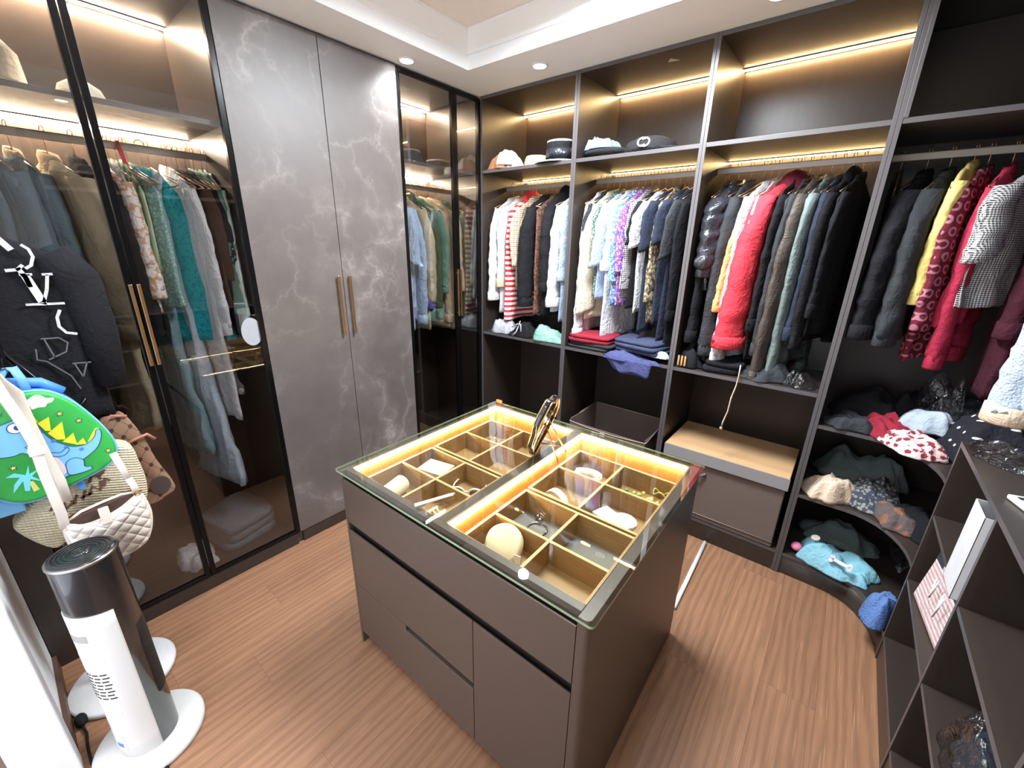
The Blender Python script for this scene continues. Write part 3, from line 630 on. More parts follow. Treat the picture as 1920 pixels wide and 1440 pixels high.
# wide glass wardrobe
rows = [(-2.40, 'coat', 'slate grey coat deepest by the white wall in the wide glass wardrobe', 'coat', 'slate', dict(L=.9, sl=.6, t=.03, kind='coat')),
 (-2.335, 'sequin_dress', 'slate blue dress with sequins in the wide glass wardrobe', 'dress', 'slate', dict(L=1.0, sl=0, t=.03)),
 (-2.265, 'dress', 'plain slate blue dress beside the sequin dress', 'dress', 'slate', dict(L=.86, sl=.55, t=.03, kind='coat')),
 (-2.195, 'coat', 'grey-blue coat with a beige strap in the wide glass wardrobe', 'coat', 'slate', dict(L=.84, sl=.5, t=.03, kind='coat', collar='beige')),
 (-2.105, 'trench_coat', 'khaki trench coat with a tied bow cuff', 'coat', 'khaki', dict(L=1.08, sl=.56, t=.036, kind='coat', r1=.075, w=.195)),
 (-2.03, 'coat', 'black coat behind the glass door frame', 'coat', 'black_cloth', dict(L=.9, sl=.6, t=.025, kind='coat')),
 (-1.965, 'blouse', 'white blouse with copper embroidered frilled sleeves', 'blouse', 'brocade', dict(L=.56, sl=.40, t=.026, kind='shirt', r1=.065, rz=.15)),
 (-1.93, 'blouse', 'white top beside the embroidered blouse', 'top', 'white_cotton', dict(L=.44, sl=0, t=.014, w=.12)),
 (-1.905, 'blouse', 'green striped top in the wide glass wardrobe', 'top', 'stripe_green', dict(L=.4, sl=0, t=.012, w=.12)),
 (-1.872, 'lace_dress', 'pale mint lace dress', 'dress', 'mint_lace', dict(L=.56, sl=0, t=.018, w=.15)),
 (-1.825, 'brocade_dress', 'bright teal brocade dress', 'dress', 'teal', dict(L=.72, sl=.0, t=.022, flare=1.9, w=.12, rz=1.0, drop=.12)),
 (-1.74, 'scarf', 'long white scarf dress beside the teal one', 'dress', 'white_cotton', dict(L=1.15, sl=.6, t=.016, w=.17)),
 (-1.70, 'leather_blouse', 'dark brown leather top in the wide glass wardrobe', 'top', 'brown', dict(L=.56, sl=.34, t=.016, kind='coat')),
 (-1.668, 'blouse', 'black top between the brown leather top and sage shirt', 'blouse', 'black_cloth', dict(L=.7, sl=.5, t=.012)),
 (-1.638, 'shirt', 'sage green shirt near the marble doors', 'shirt', 'sage', dict(L=.7, sl=.5, t=.015)),
 (-1.605, 'shirt', 'deep sage shirt next to the pale mint cardigan', 'shirt', 'sage', dict(L=.66, sl=.5, t=.013)),
 (-1.585, 'cardigan', 'pale mint white cardigan nearest the marble doors', 'cardigan', 'mint', dict(L=.62, sl=.56, t=.014, r1=.055))]
for y, n_, l_, c_, m_, k_ in rows: G(5, y, n_, l_, c_, m_, **k_)
G(5, -1.80, 'tulle_skirt', 'long grey-white tulle skirt reaching low in the wide glass wardrobe', 'skirt', 'tulle', L=1.50, w=.055, sl=0, t=.03, kind='skirt', flare=3.8, amp=.8, pw=3)
G(5, -1.88, 'trousers', 'pale teal trousers hanging below the blouses', 'trousers', 'teal_grey', L=1.30, w=.05, sl=0, t=.022, kind='skirt', flare=3.0, pw=2.5)
G(5, -1.72, 'printed_dress', 'grey floral printed dress hanging low near the marble doors', 'dress', 'grey_floral', L=1.02, w=.05, sl=0, t=.024, kind='skirt', flare=3.4, pw=2.5)

t = thing('red_ribbon', 'thin red ribbon hanging from the rail among the dresses', 'ribbon', (-.27, -1.895, 2.068), 0, GB[5])
MB().tube([(0, 0, .002), (.012, .004, -.05), (.02, .012, -.12), (.018, .03, -.20)], [.007, .008, .008, .005], 8, flat=.4).build('strip', 'red_fleece', t, True)
# ------------------------------------------------------------------ folded and crumpled clothes
def crumple(name, label, cat, loc, size, mat, seed=0, rz=0., group=None, rough=.5, nu=52, nv=24, p=.8):
    sx, sy, sz = size; rings = []
    for i in range(nv+1):
        ph = i/nv; q = min(ph/.82, 1); ring = []
        for j in range(nu):
            th = 2*PI*j/nu; rad = max(q**.8, .02) if ph <= .82 else 1-.12*(ph-.82)/.18
            kx = 1+.30*noise.noise(Vector((math.cos(th)*1.7+seed*1.7, math.sin(th)*1.7, 1)))+.10*noise.noise(Vector((math.cos(th)*5, math.sin(th)*5, seed*2.3)))
            x = sx/2*rad*sgn(math.cos(th), p)*kx; y = sy/2*rad*sgn(math.sin(th), p)*kx
            v = Vector((x*10+seed*3.1, y*10, seed)); wv = noise.noise_vector(v*.8)*.55
            r1 = 1-abs(noise.noise((v+wv)*1.1))*2.6; r2 = 1-abs(noise.noise((v+wv)*2.4+Vector((4, 1, 7))))*2.6
            lump = noise.noise(v*.55+Vector((9, 3, 1)))
            zz = (1-q**3.2)*sz*(.62+.75*lump+.22*rough*2*r1*.6+.12*rough*2*r2*.6) if q < 1 else 0
            zz += (1-q**8)*.006*r1
            ring.append((x+wv.x*.018*rough*(1-q), y+wv.y*.018*rough*(1-q), max(zz, .0015)if ph < 1 else 0))
        rings.append(ring)
    o = MB().rings(rings[::-1]).build(name, mat, None, True, loc=loc, rot=(0, 0, rz)); tag(o, label, cat, group); return o
def folded(name, label, cat, loc, size, mat, layers=3, seed=0, rz=0., group=None):
    sx, sy, sz = size; m = MB(); rr = random.Random(seed); h = sz/layers; n = 40
    for k in range(layers):
        rings = []; ox, oy = rr.uniform(-.008, .008), rr.uniform(-.008, .008)
        for q, zz in ((.0, 0), (.93, 0), (.985, .18), (1, .5), (.985, .82), (.93, 1), (.5, 1.05), (0.02, 1.06)):
            ring = []
            for j in range(n):
                th = 2*PI*j/n; x = sx/2*max(q, .02)*sgn(math.cos(th), .35)+ox; y = sy/2*max(q, .02)*sgn(math.sin(th), .35)+oy
                d = noise.noise(Vector((x*7+seed, y*7, k*3.)))
                d2 = noise.noise(Vector((x*16+seed, y*13, k*5.+seed))); ring.append((x*(1+.09*d), y*(1+.09*d), k*h+zz*h*(1+.35*d+.30*d2 if (zz > .5 and k == layers-1) else 1)*.97))
            rings.append(ring)
        m.rings(rings)
    o = m.build(name, mat, None, True, loc=loc, rot=(0, 0, rz)); tag(o, label, cat, group); return o
S1, S2, S3 = 'clothes left on the shelf under the boater hat bay', 'clothes left on the shelf of the crowded bay', 'clothes left on the shelf under the red jacket'
zc = 1.043
crumple('silver_cloth', 'crumpled silver metallic cloth under the white blouses', 'cloth', (.16, .10, zc), (.22, .18, .12), 'silver', 1, group=S1, rough=.9)
bg = crumple('drawstring_bag', 'black drawstring bag with white ties on the shelf', 'bag', (.34, .11, zc), (.24, .2, .09), 'black_cloth', 2, group=S1)
MB().tube([(-.06, -.08, .06), (.0, -.10, .09), (.03, -.09, .12), (.01, -.11, .04), (-.02, -.12, .01)], .004, 6).build('tie', 'white_cotton', bg, True)
MB().tube([(.0, -.10, .09), (.05, -.11, .10), (.06, -.12, .05)], .004, 6).build('tie', 'white_cotton', bg, True)
crumple('satin_cloth', 'mint green satin cloth by the shelf partition', 'cloth', (.60, .07, zc), (.27, .14, .09), 'mint_satin', 3, .1, S1)
folded('folded_sweater', 'folded dark red sweater on the crowded bay shelf', 'sweater', (.93, .13, zc+.045), (.30, .24, .05), 'dark_red', 2, 4, .05, S2)
folded('folded_trousers', 'folded dark grey trousers under the red sweater', 'trousers', (.93, .13, zc), (.32, .25, .044), 'charcoal', 2, 5, .02, S2)
folded('folded_jacket', 'folded navy jacket on the crowded bay shelf', 'jacket', (1.27, .11, zc+.035), (.30, .24, .075), 'navyfold', 3, 6, -.15, S2)
crumple('knit_pile', 'dark brown knitwear heaped behind the navy jacket', 'sweater', (1.26, .33, zc), (.42, .28, .25), 'darkbrown', 7, 0, S2)
pl = crumple('polo_shirt', 'blue polo shirt slipping over the shelf edge', 'shirt', (1.24, .0, zc-.012), (.36, .13, .045), 'bluepolo', 8, -.1, S2)
drape = []
for i in range(7):
    s = i/6; drape.append([(.17*math.cos(2*PI*j/20)*(1-.35*s)+.05*s, -.045-.010*s+.012*math.sin(2*PI*j/20)+.006*math.sin(j*1.9), .02-.085*s+.01*math.sin(j*1.3)*s) for j in range(20)])
MB().rings(drape).build('hanging_tail', 'bluepolo', pl, True)
crumple('cotton_top', 'white-blue cotton top lying on the navy jacket edge', 'top', (1.40, .04, zc+.03), (.13, .10, .05), 'ltblue', 9, 0, S2)
crumple('handbag', 'black handbag with gold stripes behind the partition', 'bag', (1.58, .10, zc), (.15, .15, .12), 'black_cloth', 10, 0, S3)
for i in range(3): MB().box(-.06+i*.018, -.05+i*.018, -.09, -.08, .012, .07).build('stripe', 'gold', D.objects['handbag'])
folded('folded_trousers', 'folded black trousers below the long white cardigan', 'trousers', (1.74, .14, zc), (.2, .24, .07), 'black_cloth', 2, 11, .1, S3)
crumple('leggings', 'crumpled charcoal leggings below the suit jacket', 'leggings', (1.94, .12, zc), (.26, .22, .09), 'charcoal', 12, 0, S3)
crumple('plastic_bag', 'clear plastic bag crumpled beside the corner partition', 'bag', (2.11, .09, zc), (.14, .16, .08), 'plastic', 13, 0, S3, rough=1.0)
t = thing('fabric_belt', 'cream fabric belt dangling below the leather jacket', 'belt', (1.845, -.012, 1.06))
MB().tube([(0, .0, .06), (.002, -.006, 0), (0, -.008, -.05), (-.012, -.008, -.12), (-.016, -.006, -.2), (-.03, -.004, -.27), (-.032, -.004, -.30)], [.006, .006, .007, .008, .007, .008, .006], 8, flat=.5).build('strap', 'cream', t, True)
MB().ell((-.033, -.004, -.305), (.008, .006, .01), 10, 6).build('knot', 'cream', t, True)
# corner shelves
C1, C2, C3 = 'clothes on the upper curved corner shelf', 'clothes on the middle curved corner shelf', 'things on the lowest corner shelf'
zs = .891
crumple('folded_jacket', 'grey jacket crumpled at the partition end of the upper corner shelf', 'jacket', (2.34, .10, zs), (.22, .19, .10), 'charcoal', 21, .2, C1)
crumple('black_trousers', 'black trousers heaped at the back of the upper corner shelf', 'trousers', (2.40, .32, zs), (.34, .26, .15), 'black_cloth', 22, 0, C1)
crumple('red_shirt', 'dark red top between the grey jacket and patterned scarf', 'top', (2.475, .09, zs), (.17, .2, .10), 'dark_red', 23, .2, C1)
crumple('patterned_scarf', 'wine and pink patterned scarf on the curved shelf edge', 'scarf', (2.555, -.045, zs), (.17, .25, .075), 'winepink', 24, .7, C1)
crumple('silver_pouch', 'pale silver pouch on the heap beside the patterned scarf', 'pouch', (2.60, .14, zs+.05), (.19, .2, .13), 'tulle', 25, .1, C1, rough=.3)
crumple('dotted_dress', 'black dress with white dots heaped on the corner shelf', 'dress', (2.78, .04, zs), (.30, .36, .17), 'dotted', 26, .1, C1, rough=.3)
crumple('black_coat_heap', 'shiny black coat heaped behind the dotted dress', 'coat', (2.82, .34, zs), (.46, .26, .2), 'puffer', 27, 0, C1)
crumple('wine_sweater', 'wine red sweater on top of the square cubbies', 'sweater', (2.93, -.42, 1.051), (.22, .2, .07), 'darkwine', 28, 0, C1)
crumple('plastic_wrap', 'crumpled clear plastic wrap at the corner of the cubby top', 'plastic wrap', (2.78, -.42, 1.051), (.30, .20, .05), 'plastic', 29, -.5, C1, rough=1.1)
crumple('black_knitwear', 'black knitwear piled high at the back of the upper corner shelf', 'knitwear', (2.62, .36, zs), (.30, .22, .24), 'black_cloth', 44, .3, C1)
crumple('plastic_cover', 'torn clear plastic cover standing on the heap below the burgundy dress', 'plastic wrap', (2.62, .20, zs+.13), (.14, .16, .20), 'plastic', 30, .4, C1, rough=1.2)
zs = .501
crumple('cream_shirt', 'cream shirt bundled at the front of the middle corner shelf', 'shirt', (2.33, .10, zs), (.22, .22, .13), 'cream', 31, .3, C2, rough=.8)
crumple('printed_dress', 'grey printed dress folded in the middle corner shelf', 'dress', (2.49, .16, zs), (.26, .28, .12), 'denim_print', 32, -.2, C2)
crumple('rust_scarf', 'rust and grey scarf hanging over the middle corner shelf', 'scarf', (2.60, .03, zs), (.17, .24, .08), 'rust', 33, .4, C2)
crumple('black_jeans', 'black jeans folded at the divider end of the middle corner shelf', 'jeans', (2.72, .02, zs), (.24, .36, .11), 'black_cloth', 34, .3, C2)
crumple('grey_sweater', 'grey sweater at the back of the middle corner shelf', 'sweater', (2.46, .38, zs), (.4, .18, .17), 'greygreen', 35, 0, C2)
zs = .131
bl = crumple('printed_blanket', 'light blue cartoon printed blanket on the lowest corner shelf', 'blanket', (2.445, .07, zs), (.34, .24, .13), 'blanket', 36, -.18, C3, rough=.35)
b = MB()
stroke(b, [(-.035, .0), (.035, .0)], .016, 'z', 0, .002)
for sx_ in (-1, 1):
    for sy_ in (-1, 1): b.lathe([(.011, 0), (.011, .002)], 12, (sx_*.038, sy_*.008, 0))
b.build('bone_print', 'white_cotton', bl, loc=(.03, -.095, .088), rot=(.85, 0, -.15))
MB().lathe([(.02, 0), (.02, .002)], 16).build('face_print', 'ivory', bl, loc=(-.10, -.03, .125), rot=(.3, -.2, 0))
MB().ell((0, 0, 0), (.026, .03, .022), 12, 8).build('pink_corner', plain('hot_pink', (236, 130, 170), .8), bl, True, loc=(-.165, -.05, .04))
crumple('fluffy_towel', 'fluffy blue towel hanging over the curved base edge', 'towel', (2.62, -.19, zs), (.12, .24, .10), 'bluefluff', 37, -.35, C3, rough=.5)
crumple('grey_cloth', 'grey cloth behind the light blue blanket', 'cloth', (2.45, .32, zs), (.36, .18, .14), 'greygreen', 38, 0, C3)
m = MB().box(-.002, .002, -.08, .08, 0, .14); m.box(-.004, .004, -.08, -.076, 0, .14)
tag(m.build('plastic_folder', 'plastic', None, loc=(2.62, -.06, .36), rot=(.2, .35, .3)), 'clear plastic folder below the black jeans', 'folder', C3)

# hats
H1 = 'hats on the shelf nearest the glass doors'
t = thing('shearling_hat', 'white shearling hat with tan suede flap', 'hat', (.125, .12, 2.181), -.35, H1)
for nm_, args in (('fleece_crown', ((0, .01, 0), (.28, .19, .14), 'fleece_white', 71)), ('suede_flap', ((.02, -.07, .0), (.19, .09, .10), 'tan_suede', 72)), ('fleece_lining', ((.085, -.05, .02), (.10, .10, .075), 'fleece_white', 73))):
    o = crumple(nm_, None, None, args[0], args[1], args[2], args[3], .2, rough=.35); o.parent = t
t = thing('straw_hat', 'woven straw hat between the shearling hat and boater', 'hat', (.385, .14, 2.181), 0, H1)
MB().lathe([(.12, 0), (.12, .004), (.085, .012), (.08, .05), (.07, .068), (0, .074)], 32).build('crown', 'straw', t, True)
MB().lathe([(.0835, .014), (.086, .014), (.083, .034), (.080, .034)], 32, cap=False).build('band', 'white_cotton', t, True)
t = thing('boater_hat', 'black boater hat with white ribbon edges', 'hat', (.575, .14, 2.181), 0, H1)
MB().lathe([(.0, 0), (.165, .0), (.168, .006), (.10, .018), (.092, .10), (.09, .128), (.085, .132), (0, .132)], 40).build('crown', 'black_cloth', t, True)
MB().lathe([(.163, .001), (.170, .001), (.171, .008), (.165, .0085)], 40, cap=False).build('brim_trim', 'white_cotton', t, True)
MB().lathe([(.0915, .122), (.0925, .122), (.0915, .133), (.086, .135), (.085, .132)], 40, cap=False).build('top_trim', 'white_cotton', t, True)
MB().lathe([(.099, .03), (.101, .03), (.0955, .085), (.093, .085)], 40, cap=False).build('ribbon', 'puffer', t, True)
H2 = 'caps on the shelf of the crowded bay'
t = thing('wool_beret', 'fluffy black beret with folded pale denim hat on it', 'beret', (.905, .14, 2.181), 0, H2)
MB().lathe([(0, 0), (.09, 0), (.135, .02), (.14, .034), (.12, .048), (.06, .054), (0, .055)], 32).build('crown', 'wool_black', t, True)
crumple('denim_hat', 'pale denim hat folded on the black beret', 'hat', (.885, .11, 2.222), (.23, .19, .085), 'denim_light', 41, .1, H2, rough=.9)
t = thing('emblem_cap', 'fluffy black cap with a pale interlocking emblem', 'cap', (1.165, .15, 2.181), .1, H2)
MB().lathe([(0, 0), (.135, 0), (.148, .02), (.13, .06), (.08, .082), (0, .087)], 32).build('crown', 'wool_black', t, True)
br = []
for i in range(9):
    a = math.radians(-75+150*i/8); br.append([(.11*math.cos(a), .11*math.sin(a), .004), (.20*math.cos(a)**.6 if math.cos(a) > 0 else .1, .125*math.sin(a), .010), (.20*math.cos(a)**.6 if math.cos(a) > 0 else .1, .125*math.sin(a), .020), (.11*math.cos(a), .11*math.sin(a), .018)])
MB().rings(br, True).build('brim', 'wool_black', t, True)
e = MB(); stroke(e, arc(-.008, 0, .022, 40, 320, 16), .008, 'y', 0, .004); stroke(e, arc(.008, 0, .022, 140, -140, 16), .008, 'y', .003, .007)
e.build('emblem', plain('pearl', (236, 232, 222), .3), t, loc=(.0, -.146, .042), rot=(-.35, 0, 0))
H3 = 'hats behind the glass doors'
t = thing('sun_hat', 'white sun hat on the shelf inside the wide glass wardrobe', 'hat', (-.25, -2.20, 2.171), 0, H3)
MB().lathe([(.0, 0), (.15, .0), (.16, .01), (.095, .03), (.09, .12), (.06, .16), (0, .17)], 32).build('crown', 'ivory', t, True)
t = thing('bucket_hat', 'small cream hat beside the white sun hat behind glass', 'hat', (-.24, -1.97, 2.171), 0, H3)
MB().lathe([(.0, 0), (.07, .0), (.075, .02), (.06, .06), (.03, .08), (0, .084)], 28).build('crown', 'ivory', t, True)
t = thing('felt_hat', 'grey felt hat on the shelf of the narrow glass wardrobe', 'hat', (-.26, -.40, 2.171), 0, H3)
MB().lathe([(.0, 0), (.13, .0), (.15, .014), (.085, .02), (.08, .08), (.06, .10), (0, .095)], 32).build('crown', 'charcoal', t, True)
folded('folded_linen', 'grey folded linen on the base of the wide glass wardrobe', 'linen', (-.24, -1.79, .095), (.32, .28, .15), 'slate', 3, 51, .2)
crumple('white_cloth', 'white cloth lying behind the lower glass near the fan', 'cloth', (-.18, -2.02, .095), (.26, .16, .07), 'white_cotton', 52)
m = MB().lathe([(0, .0), (.045, .0), (.045, .002), (0, .002)], 32)
o = m.build('oval_sticker', plain('grey_sticker', (160, 164, 172), .5), None, loc=(-.0095, -1.618, 1.271), rot=(0, PI/2, 0)); o.scale = (1.5, 1, 1); tag(o, 'oval grey sticker on the wide glass door', 'sticker')
o = MB().prism([(-.025, .01), (.03, .02), (.0, -.028)], 'z', 0, .002).build('paper_scrap', 'ivory', None, loc=(1.24, .12, ZT-.0235)); tag(o, 'small pale triangular scrap stuck under the top panel', 'scrap')
# ------------------------------------------------------------------ island
OX, OY, OR = .8251, -1.7059, .013
IW, ID = 1.0962, .9427
cO, sO = math.cos(OR), math.sin(OR)
def isl(u, v, z): return (OX+cO*u-sO*v, OY+sO*u+cO*v, z)
IS = thing('display_island', 'taupe island cabinet with lit compartment trays under glass', 'cabinet', (OX, OY, 0), OR)
def ip(name, u0, u1, v0, v1, z0, z1, mat='island', bevel=.0012, **k): return MB().box(u0, u1, v0, v1, z0, z1).build(name, mat, IS, bevel=bevel, **k)
ip('side_panel', .014, .028, .014, ID-.014, 0, .866); 
sp = MB().prism([(1.049, .014)]+arc(1.066, .030, .016, -90, 0, 5)+[(1.082, ID-.014), (1.05, ID-.014), (1.05, .03)], 'z', 0, .866).build('side_panel', 'island', IS, bevel=.001)
ip('back_panel', .028, 1.049, ID-.03, ID-.014, 0, .866)
ip('inner_carcass', .03, 1.047, .05, ID-.032, .06, .74, 'recess', 0)
ip('plinth', .04, 1.047, .05, .06, 0, .06, 'recess', 0)
# fronts; z-levels read from the reveal gaps
MB().prism([(.014, .640), (.032, .640), (.032, .795), (.019, .832), (.014, .832)], 'x', .030, 1.047).build('drawer_front', 'island', IS, bevel=.0006)
MB().prism([(.014, .336), (.032, .336), (.032, .575), (.019, .603), (.014, .603)], 'x', .030, .702).build('drawer_front', 'island', IS, bevel=.0006) 
d2 = MB().box(.030, .702, .014, .032, .066, .308); d2.box(.030, .355, .014, .032, .308, .333)
d2.build('drawer_front', 'island', IS, bevel=.001)
MB().prism([(.014, .066), (.032, .066), (.032, .575), (.019, .603), (.014, .603)], 'x', .705, 1.047).build('door', 'island', IS, bevel=.0006)
ip('grip_recess', .030, 1.047, .034, .05, .30, .86, 'recess', 0)
# top frame rails around the two openings
ip('top_rail', .028, 1.049, .032, .056, .846, .866); ip('top_rail', .028, 1.049, .915, ID-.03, .846, .866)
ip('top_rail', .520, .556, .056, .915, .846, .866)
ip('tray_floor', .028, 1.049, .05, ID-.03, .742, .75, 'wood', 0)
for (a, b, nm_) in ((.0285, .036, 0), (.5135, .5200, 0), (.556, .5625, 0), (1.0425, 1.049, 0)): ip('inner_lining', a, b, .056, .915, .75, .866, 'wood', 0)
for a, b in ((.0365, .513), (.563, 1.042)):
    ip('inner_lining', a, b, .056, .0625, .75, .845, 'wood', 0); ip('inner_lining', a, b, .908, .9145, .75, .845, 'wood', 0)
# light strips
for a in (.037, .563): MB().box(a, a+.014, .064, .905, .852, .8645).build('light_strip', 'ledi', IS)
for a, b in ((.052, .512), (.578, 1.041)): MB().box(a, b, .888, .902, .852, .8645).build('light_strip', 'ledi', IS)
def tray(u0, u1, v0, v1, uc, vc):
    t = MB(); T = .010; z0, z1 = .751, .838
    t.box(u0, u1, v0, v0+T, z0, z1); t.box(u0, u1, v1-T, v1, z0, z1); t.box(u0, u0+T, v0+T, v1-T, z0, z1); t.box(u1-T, u1, v0+T, v1-T, z0, z1)
    t.box(u0+T, u1-T, v0+T, v1-T, z0, z0+.006)
    m = t.build('compartment_tray', 'wood', IS, bevel=.0008)
    g = MB().box(uc-T/2, uc+T/2, v0+T, v1-T, z0+.006, z1-.002).build('divider', 'wood', m, bevel=.0008)
    MB().box(u0+T, uc-T/2, vc-T/2, vc+T/2, z0+.006, z1-.004).build('divider', 'wood', m, bevel=.0008)
    MB().box(uc+T/2, u1-T, vc-T/2, vc+T/2, z0+.006, z1-.004).build('divider', 'wood', m, bevel=.0008)
    e = MB()
    for q in ((u0, u1, v0, v0+T), (u0, u1, v1-T, v1), (u0, u0+T, v0+T, v1-T), (u1-T, u1, v0+T, v1-T), (uc-T/2, uc+T/2, v0+T, v1-T), (u0+T, uc-T/2, vc-T/2, vc+T/2), (uc+T/2, u1-T, vc-T/2, vc+T/2)):
        e.box(*q, z1-.002, z1+.001)
    e.build('rim', 'woodrim', m)
TR = dict(fl=(.095, .512, .066, .402, .305, .235), bl=(.095, .512, .414, .800, .305, .61), fr=(.612, 1.041, .066, .402, .834, .22), br=(.612, 1.041, .414, .800, .820, .62))
for q in TR.values(): tray(*q)
# glass top
gm = MB(); rr_ = .012
out = arc(IW-rr_, rr_, rr_, -90, 0, 5)+arc(IW-rr_, ID-rr_, rr_, 0, 90, 5)+arc(rr_, ID-rr_, rr_, 90, 180, 5)+arc(rr_, rr_, rr_, 180, 270, 5)
gm.prism(out, 'z', 0, .008, 0, 1)
g = gm.build('glass_cover', ['glasst', 'gedge'], None, loc=(OX, OY, .8665), rot=(0, 0, OR)); tag(g, 'clear glass top with green edge covering the lit island', 'glass top')
ZG = .8748; ZI = .758
IT = 'accessories in the island trays'
def item(name, label, cat, u, v, z=ZI, rz=0.): return thing(name, label, cat, isl(u, v, z), OR+rz, IT)
MT['creamp'] = plain('cream_plastic', (238, 226, 188), .45); MT['pinkp'] = plain('pale_pink_paper', (232, 206, 186), .5, col2=(222, 190, 170), nscale=14); MT['amber'] = plain('amber_lens', (96, 62, 40), .15, coat=.5); MT['jade'] = plain('jade_beads', (110, 150, 80), .3); MT['ylw'] = plain('straw_yellow_beads', (212, 204, 110), .35)
MT['whitep'] = plain('white_plastic', (238, 238, 236), .35); MT['lace'] = fabric('white_lace', (240, 236, 236), (214, 208, 214), 'floral', 80)
t = item('makeup_roll', 'cream cylindrical pouch lying in the front tray compartment', 'pouch', .185, .125, ZI+.036, .25)
MB().lathe([(0, -.06), (.03, -.06), (.034, -.056), (.034, .056), (.03, .06), (0, .06)], 26).build('roll', 'creamp', t, True, rot=(PI/2, 0, 0))
MB().box(.022, .05, -.055, -.025, -.034, -.016).build('tab', 'creamp', t, bevel=.003)
t = item('gift_box', 'pale pink gift box with marbled lid in a tray', 'box', .205, .325, ZI, .2)
MB().box(-.06, .06, -.045, .045, 0, .045).build('box_base', 'pinkp', t, bevel=.002); MB().box(-.062, .062, -.047, .047, .04, .056).build('lid', 'pinkp', t, bevel=.002)
def glasses(label, u, v, rz, fr, ln, s=1., z=ZI):
    t = item('sunglasses', label, 'sunglasses', u, v, z, rz)
    for a in (-1, 1):
        MB().tube([(a*.034*s+.026*s*math.cos(q), -.0, .024*s+.022*s*math.sin(q)) for q in [2*PI*i/18 for i in range(19)]], .004*s, 7).build('frame', fr, t, True)
        MB().lathe([(0, 0), (.024*s, 0), (.024*s, .0015), (0, .0015)], 20).build('lens', ln, t, True, loc=(a*.034*s, 0, .024*s), rot=(PI/2, 0, 0))
        MB().tube([(a*.058*s, 0, .03*s), (a*.06*s, .05*s, .03*s), (a*.056*s, .10*s, .022*s)], .003*s, 6).build('temple', fr, t, True)
    MB().tube([(-.01*s, 0, .03*s), (0, -.003, .033*s), (.01*s, 0, .03*s)], .003*s, 6).build('bridge', fr, t, True)
glasses('white framed sunglasses with amber lenses in the front tray', .405, .30, .5, 'whitep', 'amber', 1.05)
glasses('small gold framed glasses in the rear tray corner', .21, .72, .3, 'gold', 'creamp', .8)
glasses('thin cream glasses leaning beside the pink gift box', .258, .352, .8, 'creamp', 'amber', .7, ZI+.02)
t = item('hair_clip', 'pale yellow claw hair clip in the near tray', 'hair clip', .395, .12, ZI)
for i in range(5):
    for s in (-1, 1): MB().tube([(s*.004, -.035+i*.017, .035), (s*.022, -.035+i*.017, .024), (s*.016, -.035+i*.017, .004)], .0035, 6).build('tooth', 'creamp', t, True)
MB().tube([(0, -.04, .036), (0, .04, .036)], .006, 8).build('spine', 'creamp', t, True)
t = item('leather_belt', 'cream leather belt coiled in the rear tray', 'belt', .70, .715, ZI, .3)
MB().rings([[( (r+dr)*1.35*math.cos(a), (r+dr)*math.sin(a), z) for dr, z in ((-.0015, 0), (.0015, 0), (.0015, .034), (-.0015, .034))] for a, r in [(2*PI*2.4*i/60, .026+.022*i/60) for i in range(61)]]).build('strap', 'creamp', t, True)
MB().tube([(-.105, 0, .018)]*1+[(-.085+.02*math.cos(a), .0, .018+.017*math.sin(a)) for a in [2*PI*i/12 for i in range(13)]], .003, 6).build('buckle', 'gold', t, True)
t = item('bead_necklace', 'jade green and yellow bead necklace heaped in a tray', 'necklace', .935, .70, ZI)
rr2 = random.Random(4)
for mat, n_ in (('jade', 16), ('ylw', 34)):
    m = MB()
    for i in range(n_):
        a = rr2.uniform(0, 6.3); r = rr2.uniform(.01, .055); cx_ = (-.04 if mat == 'jade' else .015); m.ell((cx_+r*math.cos(a), r*.6*math.sin(a), .008+rr2.random()*.03), (.008, .008, .008), 8, 6)
    m.build('bead_strand', mat, t, True)
t = item('bracelet_string', 'thin yellow bracelet string in the far lit tray corner', 'bracelet', .99, .775, ZI)
MB().tube([(.03*math.cos(a), .012*math.sin(a), .03+.01*math.sin(3*a)) for a in [2*PI*i/24 for i in range(25)]], .003, 6).build('cord', 'ylw', t, True)
t = item('hair_band', 'wide white hair band standing in the middle tray', 'hair band', .70, .475, ZI, -.2)
MB().rings([[(.056*math.cos(a)+q*math.cos(a), d, .008+.062*math.sin(a)+q*math.sin(a)) for q, d in ((0, -.014), (.003, -.014), (.003, .014), (0, .014))] for a in [PI*i/24 for i in range(25)]]).build('band', 'whitep', t, True)
MB().box(-.065, .05, -.03, .03, 0, .018).build('padded_pouch', 'creamp', t, bevel=.006)
t = item('lace_box', 'white lace covered box in the rear tray nearest the storage box', 'box', .915, .49, ZI, -.35)
MB().box(-.06, .06, -.035, .035, 0, .05).build('box_base', 'lace', t, bevel=.003)
MB().lathe([(.0, 0), (.045, 0), (.046, .006), (.04, .012), (0, .013)], 28).build('round_lid', 'lace', t, True, loc=(.045, .01, .052))
t = item('round_pouch', 'round cream felt pouch with tag in the near tray', 'pouch', .715, .13, ZI+.002, .2)
MB().rings([[(.062*k*math.cos(a), y, .058+.062*k*math.sin(a)) for a in [2*PI*i/28 for i in range(28)]] for y, k in ((-.022, .82), (-.018, .95), (0, 1), (.018, .95), (.022, .82))]).build('pouch', 'creamp', t, True, rot=(-.7, 0, 0), loc=(0, -.01, -.002))
MB().box(.055, .075, -.012, -.009, .02, .052).build('tag', 'whitep', t, bevel=.001)
t = item('bangle', 'thin clear silver bangle lying on the grey mat in the tray', 'bangle', .72, .325, ZI)
MB().tube([(.034*math.cos(a), .034*math.sin(a), .004) for a in [2*PI*i/28 for i in range(29)]], .003, 7).build('hoop', 'steel', t, True)
